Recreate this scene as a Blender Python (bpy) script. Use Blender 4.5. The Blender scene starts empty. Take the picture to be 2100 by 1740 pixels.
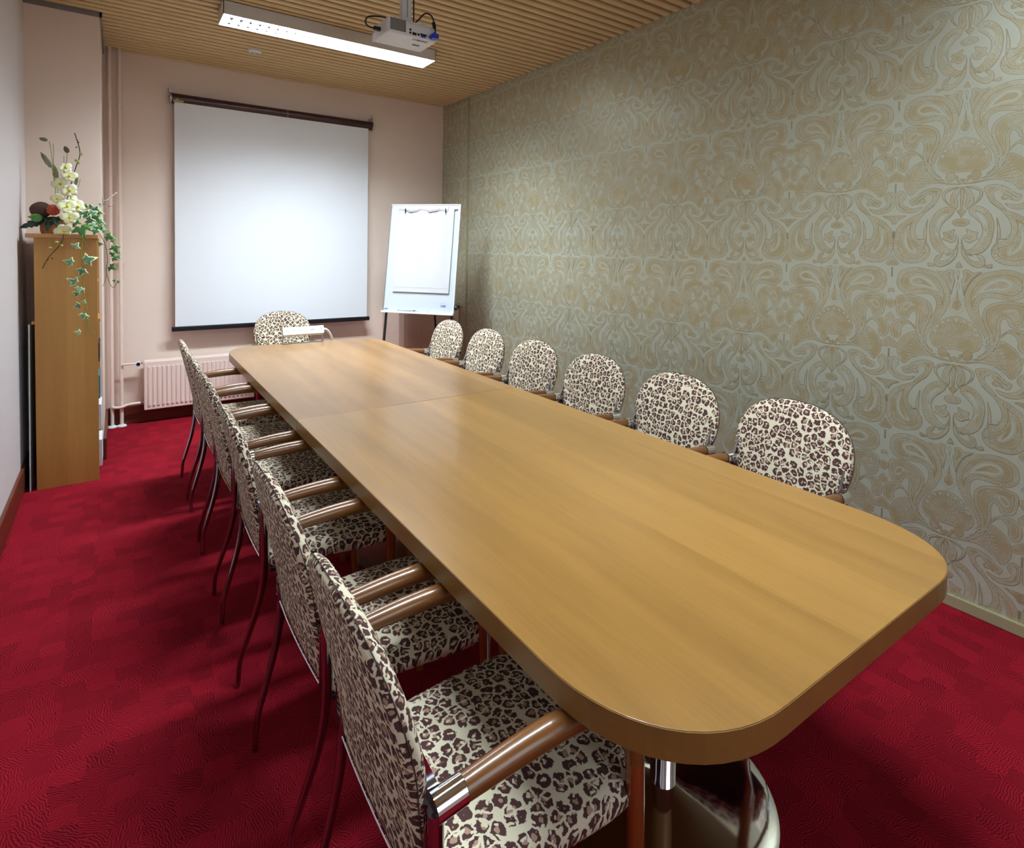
import bpy, bmesh, math, random
import numpy as np
from mathutils import Vector, Matrix
from mathutils.geometry import tessellate_polygon
PI = math.pi
random.seed(7)
SC = bpy.context.scene
COL = SC.collection

# ------------------------------------------------------------------ camera
YAW, PITCH, ROLL, FPX, SHY, HC = .6052, -.0377, .0179, 1170.1, -315.46, 1.5301
def cam_basis():
    f = Vector((math.sin(YAW)*math.cos(PITCH), math.cos(YAW)*math.cos(PITCH), math.sin(PITCH)))
    r = Vector((math.cos(YAW), -math.sin(YAW), 0)); u = r.cross(f)
    r2 = r*math.cos(ROLL)+u*math.sin(ROLL)
    return r2, r2.cross(f), f
CR, CU, CF = cam_basis()
CO = Vector((0, 0, HC))
def at(px, py, y):                      # the point of the vertical plane at depth y seen along a measured direction
    d = CF+CR*((px-1050)/FPX)-CU*((py-870-SHY)/FPX)
    return CO+d*(y/d.y)
cam = bpy.data.objects.new('camera', bpy.data.cameras.new('camera'))
COL.objects.link(cam)
M = Matrix((CR, CU, -CF)).transposed().to_4x4(); M.translation = CO
cam.matrix_world = M
cam.data.sensor_width = 36; cam.data.sensor_fit = 'HORIZONTAL'
cam.data.lens = FPX*36/2100; cam.data.shift_y = SHY/2100; cam.data.clip_start = .05
SC.camera = cam

# ------------------------------------------------------------------ material helpers
def srgb(r, g, b):
    f = lambda c: ((c/255)/12.92 if c/255 <= .04045 else (((c/255)+.055)/1.055)**2.4)
    return (f(r), f(g), f(b), 1)
class NT:
    def __init__(s, name):
        s.m = bpy.data.materials.new(name); s.m.use_nodes = True
        s.t = s.m.node_tree; s.b = s.t.nodes['Principled BSDF']
    def n(s, typ, **kw):
        nd = s.t.nodes.new(typ)
        for k, v in kw.items():
            if k.startswith('i_'):
                k2 = k[2:]; k2 = int(k2) if k2.isdigit() else k2.replace('_', ' ')
                if isinstance(v, bpy.types.NodeSocket): s.t.links.new(v, nd.inputs[k2])
                else: nd.inputs[k2].default_value = v
            else: setattr(nd, k, v)
        return nd
    def set(s, name, v):
        if isinstance(v, bpy.types.NodeSocket): s.t.links.new(v, s.b.inputs[name])
        else: s.b.inputs[name].default_value = v
    def math(s, op, a, b=None, c=None):
        nd = s.n('ShaderNodeMath', operation=op)
        for i, v in enumerate((a, b, c)):
            if v is None: continue
            if isinstance(v, bpy.types.NodeSocket): s.t.links.new(v, nd.inputs[i])
            else: nd.inputs[i].default_value = v
        return nd.outputs[0]
    def mix(s, f, a, b):
        nd = s.n('ShaderNodeMix', data_type='RGBA')
        for i, v in ((0, f), (6, a), (7, b)):
            if isinstance(v, bpy.types.NodeSocket): s.t.links.new(v, nd.inputs[i])
            else: nd.inputs[i].default_value = v
        return nd.outputs[2]
    def coord(s, kind='Object', scale=(1, 1, 1), rot=(0, 0, 0)):
        tc = s.n('ShaderNodeTexCoord')
        mp = s.n('ShaderNodeMapping', i_Vector=tc.outputs[kind])
        mp.inputs['Scale'].default_value = scale; mp.inputs['Rotation'].default_value = rot
        return mp.outputs[0]
    def noise(s, vec, scale, detail=2, rough=.5):
        return s.n('ShaderNodeTexNoise', i_Vector=vec, i_Scale=scale, i_Detail=detail, i_Roughness=rough)
    def step(s, v, a, b):
        nd = s.n('ShaderNodeMapRange', i_0=v); nd.inputs[1].default_value = a; nd.inputs[2].default_value = b
        nd.clamp = True; return nd.outputs[0]
    def bump(s, h, strength=.2, dist=.002):
        bn = s.n('ShaderNodeBump', i_Height=h, i_Strength=strength, i_Distance=dist)
        s.t.links.new(bn.outputs[0], s.b.inputs['Normal'])
def simple(name, col, rough=.5, metal=0., vary=.06, scale=30, bump=0, coat=0):
    t = NT(name); v = t.coord()
    nz = t.noise(v, scale, 3)
    c2 = tuple(min(1, x*(1+vary)) for x in col[:3])+(1,); c1 = tuple(x*(1-vary) for x in col[:3])+(1,)
    t.set('Base Color', t.mix(nz.outputs[0], c1, c2)); t.set('Roughness', rough); t.set('Metallic', metal)
    if bump: t.bump(nz.outputs[0], bump, .002)
    if coat: t.set('Coat Weight', coat); t.set('Coat Roughness', .08)
    return t.m
def wood(name, dark, light, axis=0, rough=.35, plank=0, coat=.0, fine=1., contrast=1., bump=.04):
    t = NT(name)
    sc = [9, 9, 9]; sc[axis] = .7
    v = t.coord('Object', tuple(sc))
    n1 = t.noise(v, 1.3, 4, .6)
    sc2 = [160*fine]*3; sc2[axis] = 5
    n2 = t.noise(t.coord('Object', tuple(sc2)), 1., 2)
    f = t.math('MULTIPLY_ADD', n1.outputs[0], 1.5*contrast, .5-.75*contrast)
    f = t.math('MULTIPLY_ADD', n2.outputs[0], .35, t.math('SUBTRACT', f, .17))
    if plank:
        tc = t.n('ShaderNodeTexCoord'); sp = t.n('ShaderNodeSeparateXYZ', i_Vector=tc.outputs['Object'])
        o = sp.outputs[(axis+1) % 3] if plank > 0 else sp.outputs[0]
        cell = t.math('FLOOR', t.math('MULTIPLY', o, abs(plank)))
        wn = t.n('ShaderNodeTexWhiteNoise', noise_dimensions='1D', i_W=cell)
        f = t.math('MULTIPLY_ADD', wn.outputs[0], .45, t.math('SUBTRACT', f, .22))
    t.set('Base Color', t.mix(t.step(f, 0, 1), dark, light)); t.set('Roughness', rough)
    if coat: t.set('Coat Weight', coat); t.set('Coat Roughness', .12)
    if bump: t.bump(n2.outputs[0], bump, .0005)
    return t.m

WHITE = simple('white_enamel', srgb(225, 228, 232), .35, vary=.02)
WPLAST = simple('white_plastic', srgb(215, 218, 222), .4, vary=.02)
GREYP = simple('grey_plastic', srgb(150, 155, 160), .5, vary=.03)
BLACK = simple('black_plastic', srgb(16, 16, 20), .35, vary=.1)
BLUE = simple('blue_plastic', srgb(20, 40, 190), .4)
CHROME = simple('chrome', (.78, .79, .82, 1), .07, 1., vary=.01)
DCHROME = simple('polished_steel', (.42, .43, .47, 1), .13, 1., vary=.02)
ALU = simple('brushed_aluminium', srgb(176, 178, 182), .35, .85, vary=.03)
PINK = simple('pink_wall_paint', srgb(234, 215, 202), .62, vary=.02, scale=8)
LILAC = simple('pale_wall_paint', srgb(216, 208, 208), .62, vary=.02, scale=8)
RADP = simple('pink_radiator_enamel', srgb(238, 216, 206), .4, vary=.02)
PERF = NT('perforated_pink_board')
def build_perf():
    t = PERF
    tc = t.n('ShaderNodeTexCoord'); sp = t.n('ShaderNodeSeparateXYZ', i_Vector=tc.outputs['Object'])
    sq = []
    for k in (0, 2):
        fr = t.math('FRACT', t.math('MULTIPLY', sp.outputs[k], 55.))
        d = t.math('SUBTRACT', fr, .5); sq.append(t.math('MULTIPLY', d, d))
    r = t.math('SQRT', t.math('ADD', sq[0], sq[1]))
    t.set('Base Color', t.mix(t.step(r, .16, .26), srgb(70, 40, 34), srgb(206, 170, 154))); t.set('Roughness', .6)
build_perf(); PERF = PERF.m
SKIRT = wood('mahogany_baseboard', srgb(66, 26, 14), srgb(112, 50, 26), 1, .35)
SKIRTX = wood('mahogany_board', srgb(60, 24, 16), srgb(104, 46, 26), 0, .35)
CAB = wood('birch_veneer', srgb(168, 120, 58), srgb(198, 150, 82), 2, .4, plank=12., contrast=.8)
CABTOP = wood('birch_top', srgb(170, 122, 68), srgb(200, 152, 92), 0, .4)
TABTOP = wood('cherry_veneer', srgb(128, 92, 40), srgb(168, 124, 62), 1, .3, plank=-3.9, coat=.2, contrast=.75, bump=0)
TABTOP2 = wood('cherry_veneer_far', srgb(120, 86, 46), srgb(162, 122, 74), 1, .295, plank=-3.9, coat=0, contrast=.65, bump=0, fine=.1)
TABEDGE = wood('table_edge_band', srgb(112, 80, 36), srgb(140, 102, 50), 1, .35, coat=.15, contrast=.7)
ARM = wood('varnished_beech', srgb(92, 54, 22), srgb(138, 88, 40), 0, .3, coat=.5, contrast=.8)
ARML = wood('beech_leg_red_bounce', srgb(104, 44, 20), srgb(150, 74, 34), 2, .25, coat=.8, contrast=.8)  # same beech as the arms; carpet's red bounce put into the colour
SCREEN = simple('screen_fabric', srgb(228, 232, 238), .75, vary=.01)
SCASE = simple('brown_screen_case', srgb(58, 30, 28), .3, vary=.08)
PAPER = simple('flip_paper', srgb(198, 198, 202), .8, vary=.01)
BOARD = simple('whiteboard', srgb(196, 204, 212), .2, vary=.01)
DMETAL = simple('dark_metal', srgb(52, 50, 50), .35, .6)
SEAM = simple('dark_thread', srgb(70, 45, 38), .8)

def leopard():
    t = NT('leopard_fabric')
    tc = t.n('ShaderNodeTexCoord'); uv = tc.outputs['UV']
    oi = t.n('ShaderNodeObjectInfo')
    off = t.n('ShaderNodeVectorMath', operation='SCALE', i_0=oi.outputs['Location']); off.inputs[3].default_value = .37
    base = t.n('ShaderNodeVectorMath', operation='ADD', i_0=uv, i_1=off.outputs[0]).outputs[0]
    n = t.n('ShaderNodeTexNoise', i_Vector=base, i_Scale=95., i_Detail=2.)
    s1 = t.n('ShaderNodeVectorMath', operation='SUBTRACT', i_0=n.outputs[1]); s1.inputs[1].default_value = (.5, .5, .5)
    s2 = t.n('ShaderNodeVectorMath', operation='SCALE', i_0=s1.outputs[0]); s2.inputs[3].default_value = .015
    v = t.n('ShaderNodeVectorMath', operation='ADD', i_0=base, i_1=s2.outputs[0]).outputs[0]
    kw = dict(voronoi_dimensions='2D', i_Vector=v, i_Scale=35., i_Randomness=.9)
    va = t.n('ShaderNodeTexVoronoi', **kw)
    vb = t.n('ShaderNodeTexVoronoi', feature='DISTANCE_TO_EDGE', **kw)
    nz = t.noise(base, 120, 1)
    e = t.math('MULTIPLY', t.step(t.math('MULTIPLY_ADD', nz.outputs[0], .16, vb.outputs['Distance']), .15, .185), t.step(va.outputs['Distance'], .60, .54))
    sp = t.n('ShaderNodeSeparateColor', i_0=va.outputs['Color'])
    n3 = t.noise(base, 62, 1)
    thr = t.math('MULTIPLY_ADD', sp.outputs[0], .18, t.math('MULTIPLY_ADD', n3.outputs[0], .7, -.27))
    inner = t.step(t.math('SUBTRACT', thr, va.outputs['Distance']), -.01, .03)
    gap = t.n('ShaderNodeTexNoise', i_Vector=base, i_Scale=88., i_Detail=0.)
    g = t.step(gap.outputs[0], .65, .68)
    cream = t.mix(t.noise(base, 8, 1).outputs[0], srgb(212, 202, 172), srgb(226, 219, 194))
    spot = t.mix(inner, srgb(74, 42, 40), srgb(170, 138, 118))
    c = t.mix(e, cream, spot)
    c = t.mix(g, c, cream)
    t.set('Base Color', c); t.set('Roughness', .85)
    weave = t.noise(base, 900, 2)
    t.bump(weave.outputs[0], .25, .001)
    return t.m
LEO = leopard()

def carpet():
    t = NT('red_carpet')
    tc = t.n('ShaderNodeTexCoord'); v = tc.outputs['Object']
    vo = t.n('ShaderNodeTexVoronoi', voronoi_dimensions='2D', distance='CHEBYCHEV', i_Vector=v, i_Scale=13.5, i_Randomness=.4)
    col = t.n('ShaderNodeSeparateColor', i_0=vo.outputs['Color'])
    ang = t.math('MULTIPLY', col.outputs[0], 6.283)
    rot = t.n('ShaderNodeVectorRotate', rotation_type='Z_AXIS', i_Vector=v, i_Angle=ang)
    w = t.n('ShaderNodeTexWave', i_Vector=rot.outputs[0], i_Scale=46., i_Distortion=8., i_Detail=1.)
    w.inputs['Detail Scale'].default_value = .9
    lines = t.step(w.outputs[1], .30, .52)
    pile = t.noise(v, 500, 2)
    shade = t.math('MULTIPLY_ADD', col.outputs[1], .26, .10)
    f = t.math('MULTIPLY_ADD', t.math('SUBTRACT', 1., lines), .55, shade)
    c = t.mix(t.step(f, 0, 1), srgb(166, 28, 44), srgb(66, 8, 18))
    big = t.noise(v, 1.6, 2)
    c = t.mix(t.math('MULTIPLY', big.outputs[0], .25), c, srgb(126, 22, 34))
    t.set('Base Color', c); t.set('Roughness', .95)
    t.set('Specular IOR Level', .06)
    t.bump(pile.outputs[0], .5, .003)
    return t.m
CARPET = carpet()

def satin(name, c1, c2, rough, metal, nsc=260, engrave=False):
    t = NT(name); tc = t.n('ShaderNodeTexCoord')
    mp = t.n('ShaderNodeMapping', i_Vector=tc.outputs['Object']); mp.inputs['Scale'].default_value = (1, 1, 2.2)
    n = t.noise(mp.outputs[0], nsc, 2)
    c = t.mix(n.outputs[0], c1, c2)
    if engrave:
        vo = t.n('ShaderNodeTexVoronoi', feature='DISTANCE_TO_EDGE', i_Vector=tc.outputs['Object'], i_Scale=130.)
        e = t.math('SUBTRACT', 1., t.step(vo.outputs['Distance'], .06, .16))
        big = t.noise(tc.outputs['Object'], 14, 1)
        e = t.math('MULTIPLY', e, t.step(big.outputs[0], .42, .55))
        c = t.mix(t.math('MULTIPLY', e, .6), c, srgb(192, 198, 182))
    t.set('Base Color', c); t.set('Roughness', rough); t.set('Metallic', metal)
    t.bump(n.outputs[0], .12, .0006)
    return t.m
WPG = satin('wallpaper_ground', srgb(184, 189, 170), srgb(194, 199, 180), .4, .25)
WPGOLD = satin('wallpaper_gold', srgb(164, 152, 116), srgb(190, 179, 142), .42, .35, engrave=True)
WPDARK = satin('wallpaper_outline', srgb(134, 124, 96), srgb(150, 140, 112), .55, .2)
TRIM = simple('gold_green_trim', srgb(168, 164, 128), .4, .2)

def emission(name, col, s):
    t = NT(name); t.set('Base Color', (.9, .9, .9, 1)); t.set('Emission Color', col); t.set('Emission Strength', s); return t.m
LAMPE = emission('lamp_glow', (.93, .97, 1, 1), 7.)
REFL = simple('lamp_reflector', (.85, .87, .9, 1), .2, .8, vary=.01)
LAMPB = simple('lamp_housing', srgb(214, 212, 208), .45, vary=.01)

# ------------------------------------------------------------------ mesh helpers
class MB:
    def __init__(s): s.v = []; s.f = []; s.uv = {}
    def add(s, vs, fs):
        o = len(s.v); s.v += [tuple(p) for p in vs]; s.f += [tuple(i+o for i in f) for f in fs]; return s
    def box(s, x0, x1, y0, y1, z0, z1, mat=None):
        vs = [Vector(p) for p in ((x0,y0,z0),(x1,y0,z0),(x1,y1,z0),(x0,y1,z0),(x0,y0,z1),(x1,y0,z1),(x1,y1,z1),(x0,y1,z1))]
        if mat is not None: vs = [mat @ p for p in vs]
        return s.add(vs, [(0,3,2,1),(4,5,6,7),(0,1,5,4),(1,2,6,5),(2,3,7,6),(3,0,4,7)])
    def prism(s, pts, fn, d0, d1, cap=True):
        n = len(pts); vs = [fn(a, b, d0) for a, b in pts]+[fn(a, b, d1) for a, b in pts]
        fs = [(i, (i+1) % n, n+(i+1) % n, n+i) for i in range(n)]
        if cap: fs += [tuple(range(n-1, -1, -1)), tuple(range(n, 2*n))]
        return s.add(vs, fs)
    def tube(s, pts, r, seg=10, caps=True, flat=1.):
        pts = [Vector(p) for p in pts]; n = len(pts)
        rs = r if isinstance(r, (list, tuple)) else [r]*n
        up = None; rings = []
        for i in range(n):
            t = (pts[min(i+1, n-1)]-pts[max(i-1, 0)])
            if t.length < 1e-9: t = Vector((0, 0, 1))
            t.normalize()
            if up is None: up = t.orthogonal().normalized()
            else:
                up = up-t*up.dot(t)
                up = up.normalized() if up.length > 1e-6 else t.orthogonal().normalized()
            w = t.cross(up)
            rings.append([pts[i]+(up*math.cos(2*PI*k/seg)+w*math.sin(2*PI*k/seg)*flat)*rs[i] for k in range(seg)])
        vs = [p for rg in rings for p in rg]
        fs = [(i*seg+k, i*seg+(k+1) % seg, (i+1)*seg+(k+1) % seg, (i+1)*seg+k) for i in range(n-1) for k in range(seg)]
        if caps: fs += [tuple(range(seg-1, -1, -1)), tuple(range((n-1)*seg, n*seg))]
        return s.add(vs, fs)
    def lathe(s, prof, c=(0, 0, 0), seg=40, mat=None):
        vs = []; n = len(prof)
        for r, z in prof:
            for k in range(seg):
                p = Vector((r*math.cos(2*PI*k/seg), r*math.sin(2*PI*k/seg), z))
                if mat is not None: p = mat @ p
                vs.append(p+Vector(c))
        fs = [(i*seg+k, i*seg+(k+1) % seg, (i+1)*seg+(k+1) % seg, (i+1)*seg+k) for i in range(n-1) for k in range(seg)]
        fs += [tuple(range(seg-1, -1, -1)), tuple(range((n-1)*seg, n*seg))]
        return s.add(vs, fs)
    def ball(s, c, r, seg=14, sc=(1, 1, 1), bumpy=0):
        rnd = random.Random(3); vs = []; rg = seg//2+1
        for i in range(rg):
            a = PI*(i+.02)/(rg-1+.04)
            for k in range(seg):
                q = 1+bumpy*(rnd.random()-.5)
                vs.append((c[0]+r*sc[0]*q*math.sin(a)*math.cos(2*PI*k/seg), c[1]+r*sc[1]*q*math.sin(a)*math.sin(2*PI*k/seg), c[2]+r*sc[2]*q*math.cos(a)))
        fs = [(i*seg+k, (i+1)*seg+k, (i+1)*seg+(k+1) % seg, i*seg+(k+1) % seg) for i in range(rg-1) for k in range(seg)]
        fs += [tuple(range(seg)), tuple(range((rg-1)*seg+seg-1, (rg-1)*seg-1, -1))]
        return s.add(vs, fs)
    def build(s, name, mat, parent=None, smooth=False, bevel=0, bseg=2):
        me = bpy.data.meshes.new(name); me.from_pydata(s.v, [], s.f); me.update()
        bm = bmesh.new(); bm.from_mesh(me); bmesh.ops.recalc_face_normals(bm, faces=bm.faces)
        if smooth:
            for f in bm.faces: f.smooth = True
            for e in bm.edges:
                if len(e.link_faces) == 2 and e.calc_face_angle(0) > .7: e.smooth = False
        bm.to_mesh(me); bm.free()
        me.materials.append(mat)
        o = bpy.data.objects.new(name, me); COL.objects.link(o)
        if parent: o.parent = parent
        if bevel:
            m = o.modifiers.new('bevel', 'BEVEL'); m.width = bevel; m.segments = bseg; m.limit_method = 'ANGLE'; m.angle_limit = .6
            m.harden_normals = False
        return o
def B(*a, **k): return MB().box(*a, **k)
def catmull(pts, n=6, closed=False):
    P = [np.array(p, float) for p in pts]; N = len(P); out = []
    rng = range(N) if closed else range(N-1)
    for i in rng:
        if closed: a, b, c, d = P[(i-1) % N], P[i], P[(i+1) % N], P[(i+2) % N]
        else: a, b, c, d = P[max(i-1, 0)], P[i], P[i+1], P[min(i+2, N-1)]
        for k in range(n):
            t = k/n
            out.append(.5*((2*b)+(-a+c)*t+(2*a-5*b+4*c-d)*t*t+(-a+3*b-3*c+d)*t**3))
    if not closed: out.append(P[-1])
    return [tuple(p) for p in out]
def empty(name, loc, label=None, cat=None, group=None, rz=0):
    o = bpy.data.objects.new(name, None); COL.objects.link(o); o.location = loc; o.rotation_euler = (0, 0, rz)
    o.empty_display_size = .1
    return tag(o, label, cat, group)
def tag(o, label=None, cat=None, group=None, kind=None):
    if label: o['label'] = label
    if cat: o['category'] = cat
    if group: o['group'] = group
    if kind: o['kind'] = kind
    return o
def struct(o, label=None): return tag(o, label, None, None, 'structure')
def copy_tree(o, parent=None):
    c = o.copy(); COL.objects.link(c)
    if parent: c.parent = parent
    for ch in list(o.children): copy_tree(ch, c)
    return c

# ------------------------------------------------------------------ room shell
XL, XR, YB, YF, H = -.49, 3.0, 5.74, -1.3, 3.17
SB = 3.087                              # underside of the ceiling slats
struct(B(XL-.1, XR+.1, YF-.1, YB+.1, -.1, 0).build('floor', CARPET), 'crimson carpet with a fine wavy line pattern')
struct(B(XL-.1, XR+.1, YB, YB+.1, 0, H).build('wall_back', PINK), 'pale pink painted wall behind the projection screen')
struct(B(XL-.1, XL, YF, YB, 0, H).build('wall_left', LILAC), 'pale painted side wall beside the bookcase')
struct(B(XL-.1, XR+.1, YF-.1, YF, 0, H).build('wall_front', PINK), 'pale pink wall behind the camera')
wr = struct(B(XR, XR+.1, YF, YB, 0, H).build('wall_right', WPG), 'wall papered in silver green with gold paisley damask')
# boxed-out column in the far left corner
PY0 = 4.87
pil = struct(B(XL, -.09, PY0, YB, 0, SB-.01).build('wall_pillar', PINK), 'boxed pink column in the far left corner')
# ceiling board and slats
ceil = struct(B(XL-.1, XR+.1, YF-.1, YB+.1, H, H+.1).build('ceiling', wood('ceiling_board', srgb(120, 92, 52), srgb(140, 110, 66), 0, .6, contrast=.6)), 'slatted timber ceiling')
SLAT = wood('ceiling_slat', srgb(196, 168, 122), srgb(222, 196, 150), 0, .55, contrast=.7)
mb = MB(); y = YB-.03
prof = [(-.0215, .075), (.0215, .075), (.0215, .007), (.016, 0), (-.016, 0), (-.0215, .007)]
while y > YF:
    x0 = -.085 if y > PY0-.02 else XL+.012
    mb.prism(prof, lambda a, b, d, yy=y: (d, yy+a, SB+b), x0, XR+.0-.004)
    y -= .0802
mb.build('slats', SLAT, ceil)
# thin grey cover strips where the slats meet the column and the left wall
GT = simple('grey_edge_strip', srgb(128, 122, 120), .5)
struct(B(XL, -.075, PY0-.012, PY0, SB-.03, SB+.02).build('trim_1', GT), 'thin grey strip along the top of the column')
mbt = MB().box(-.09, -.078, PY0-.012, YB, SB-.04, SB+.03)
mbt.build('trim_2', GT); struct(bpy.data.objects['trim_2'], 'grey strip where the slats meet the column side')
struct(B(XL, XL+.012, YF, PY0, SB-.02, SB+.02).build('trim_3', GT), 'thin grey strip along the top of the left wall')
# baseboards
def skirt(name, x0, x1, y0, y1, h, mat, lab): return struct(B(x0, x1, y0, y1, 0, h).build(name, mat, bevel=.004), lab)
skirt('baseboard_left', XL, XL+.018, YF, PY0-.02, .15, SKIRT, 'reddish brown baseboard along the left wall')
skirt('baseboard_back', -.072, 2.2, YB-.018, YB, .15, SKIRTX, 'reddish brown baseboard under the radiator')
skirt('baseboard_pillar', XL+.018, -.072, PY0-.018, PY0, .15, SKIRTX, 'reddish brown baseboard in front of the column')
skirt('baseboard_pillar_side', -.09, -.072, PY0, YB-.018, .15, SKIRT, 'reddish brown baseboard on the side of the column')
skirt('baseboard_right', XR-.016, XR, YF, 5.29, .052, TRIM, 'low gold green baseboard under the patterned wallpaper')
struct(B(XR-.012, XR, 5.155, 5.185, .052, SB).build('trim_4', TRIM, bevel=.003), 'slim upright strip near the far end of the papered wall')

# ------------------------------------------------------------------ wallpaper print (thin raised gold print on the right wall)
MOTIF = [('b',[(237,343),(230,378),(212,397),(170,410),(118,403),(70,382),(41,342),(26,293),(32,243),(55,190),(88,147),(108,99),(102,60),(78,38),(101,43),(123,69),(127,114),(106,168),(83,210),(76,245),(83,275),(104,290),(144,289),(186,283),(216,297),(233,319)]),
('g',[(186,345),(176,368),(143,376),(106,361),(78,329),(56,284),(84,306),(125,317),(161,321)]),
('p',[(173,346),(163,359),(142,362),(119,349),(90,322),(126,332),(157,334)]),
('l',[(234,207),(238,248),(228,275),(176,282),(131,273),(99,248),(90,209),(101,166),(115,133),(118,86),(102,54),(78,30),(63,21),(93,27),(125,57),(145,100),(153,145),(151,186),(161,209),(175,195),(182,177),(203,174),(225,184)]),
('g',[(210,221),(201,245),(179,250),(158,237),(179,230),(189,211),(204,207)]),
('p',[(205,221),(195,240),(179,242),(185,229),(197,215)]),
('l',[(255,110),(250,143),(222,167),(187,167),(155,140),(152,122),(175,149),(196,143),(209,124),(210,95),(223,75),(244,81)]),
('p2',[(236,112),(231,130),(215,147),(220,120),(224,96),(231,95)]),
('f',[(55,13),(88,22),(119,52),(140,83),(150,117),(184,104),(213,74),(224,37),(220,-4),(194,-38),(169,-11),(128,10),(92,13),(42,2),(3,1),(28,8)]),
('h',[(-3,205),(40,189),(78,154),(95,107),(84,68),(59,52),(30,54),(1,55)]),
('hg',[(-11,351),(-1,312),(26,265),(27,232),(7,212),(-9,210)]),
('hG',[(-11,318),(-6,296),(15,264),(17,239),(3,226),(-10,226)]),
('hp',[(-8,318),(-1,295),(-5,274),(5,262),(-6,252),(8,239),(-10,230)]),
('p',[(63,32),(59,52),(40,58),(27,43),(28,23),(43,15),(55,19)]),
('p',[(27,37),(17,36),(14,20),(2,27),(0,3),(18,11)]),
('c',[(259,257),(275,251),(276,233),(265,216),(257,217)]),
('c',[(261,198),(276,176),(273,158),(257,152)]),
('c',[(257,309),(269,305),(271,288),(260,294)]),
('cl',[(260,82),(279,65),(295,47),(293,33),(274,30),(259,37)]),
('p',[(285,25),(289,9),(278,-7),(268,-21),(266,0),(274,17)]),
('cl',[(250,466),(269,448),(284,430),(279,417),(262,415),(250,419)]),
('p',[(273,407),(277,394),(266,377),(259,362),(257,383),(262,401)]),
('l',[(260,-53),(255,-25),(235,-11),(217,-22),(213,-45),(226,-65),(214,-83),(181,-95),(145,-88),(165,-109),(197,-116),(233,-106),(253,-84)]),
('g',[(242,-50),(238,-31),(225,-29),(229,-50),(226,-73),(236,-69)]),
('l',[(193,-76),(199,-57),(178,-46),(153,-24),(112,-7),(76,-16),(82,-45),(96,-76),(123,-104),(154,-122),(139,-96),(114,-68),(108,-44),(126,-33),(141,-50),(161,-68),(182,-82)]),
('p',[(151,-54),(138,-55),(133,-68),(145,-75),(157,-71),(169,-79),(167,-66)]),
('b',[(96,-79),(139,-110),(196,-139),(241,-178),(260,-233),(253,-298),(221,-338),(166,-344),(122,-324),(108,-286),(122,-254),(152,-241),(169,-207),(165,-165),(141,-125),(113,-97)]),
('g',[(195,-171),(217,-218),(213,-264),(190,-294),(165,-303),(160,-287),(180,-262),(198,-225)]),
('p',[(196,-195),(204,-232),(193,-271),(171,-293),(183,-263),(195,-224)]),
('b',[(111,-229),(115,-172),(97,-122),(63,-95),(31,-98),(28,-125),(51,-150),(70,-173),(76,-209),(61,-251),(36,-279),(6,-283),(45,-301),(80,-290),(102,-261)]),
('g',[(91,-207),(93,-167),(79,-136),(57,-120),(44,-126),(65,-155),(84,-194),(77,-238)]),
('l',[(122,-144),(135,-188),(141,-236),(160,-234),(133,-240),(130,-268),(136,-293),(111,-292),(123,-249),(125,-197)]),
('l',[(1,-8),(27,-21),(42,-55),(38,-88),(23,-102),(28,-114),(12,-94),(16,-50)]),
('l',[(10,-10),(42,-10),(68,-28),(72,-49),(59,-75),(38,-93),(57,-63),(60,-36),(41,-21)]),
('hp',[(3,-9),(8,-37),(5,-104),(18,-112),(5,-132),(-2,-144)]),
('hl',[(5,-145),(26,-153),(30,-168),(15,-178),(5,-179)]),
('l',[(20,-191),(44,-202),(63,-206),(58,-222),(65,-235),(47,-242),(37,-251),(18,-243),(11,-222),(24,-214)]),
('p',[(7,-216),(9,-250),(25,-288),(49,-308),(20,-297),(5,-260)]),
('l',[(7,-260),(10,-306),(38,-344),(72,-357),(91,-339),(84,-308),(59,-302),(73,-328),(48,-328),(25,-304)]),
('p',[(116,-340),(103,-342),(83,-348),(98,-355),(113,-356)]),
('hp',[(-14,443),(13,415),(-8,413),(7,388),(-9,383),(-2,369),(-10,361)]),
('l',[(83,399),(53,394),(32,406),(15,399),(19,376),(11,360),(17,327),(23,293),(31,326),(52,369)]),
('p',[(302,-142),(279,-125),(246,-125),(207,-126),(239,-145),(250,-165),(278,-164)]),
('p',[(283,-199),(286,-221),(280,-231),(273,-218),(272,-199)])]

TW, TH, AX, NZ = .5155, .7725, .9327, 1.069
def poly_tris(pts):
    vs = [Vector((p[0], p[1], 0)) for p in pts]
    return tessellate_polygon([vs])
def inset_strokes(pts, d, w):
    """ribbons that follow the inside of a closed outline at distance d"""
    P = np.array(pts); N = len(P)
    area = .5*np.sum(P[:, 0]*np.roll(P[:, 1], -1)-np.roll(P[:, 0], -1)*P[:, 1])
    T = np.roll(P, -1, 0)-np.roll(P, 1, 0); L = np.linalg.norm(T, axis=1)+1e-9; T /= L[:, None]
    Nn = np.stack([-T[:, 1], T[:, 0]], 1)*(1 if area > 0 else -1)
    C = P+Nn*d
    A, Bq = P, np.roll(P, -1, 0); AB = Bq-A; q = (AB**2).sum(1)+1e-12
    ok = np.zeros(N, bool)
    for i in range(N):
        t = np.clip(((C[i]-A)*AB).sum(1)/q, 0, 1)
        ok[i] = np.min(np.linalg.norm(C[i]-(A+AB*t[:, None]), axis=1)) > d*.93
    vs = []; tr = []; cen = []
    for i in range(N):
        j = (i+1) % N
        if ok[i] and ok[j] and np.linalg.norm(C[i]-C[j]) < .03:
            o = len(vs)
            vs += [C[i]-Nn[i]*w/2, C[i]+Nn[i]*w/2, C[j]+Nn[j]*w/2, C[j]-Nn[j]*w/2]
            tr += [(o, o+1, o+2), (o, o+2, o+3)]
        if ok[i]: cen.append(C[i])
    return vs, tr, cen
layers = {0: ([], []), 1: ([], []), 2: ([], []), 3: ([], [])}     # 0 outline, 1 gold, 2 ground lines, 3 gold details
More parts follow.
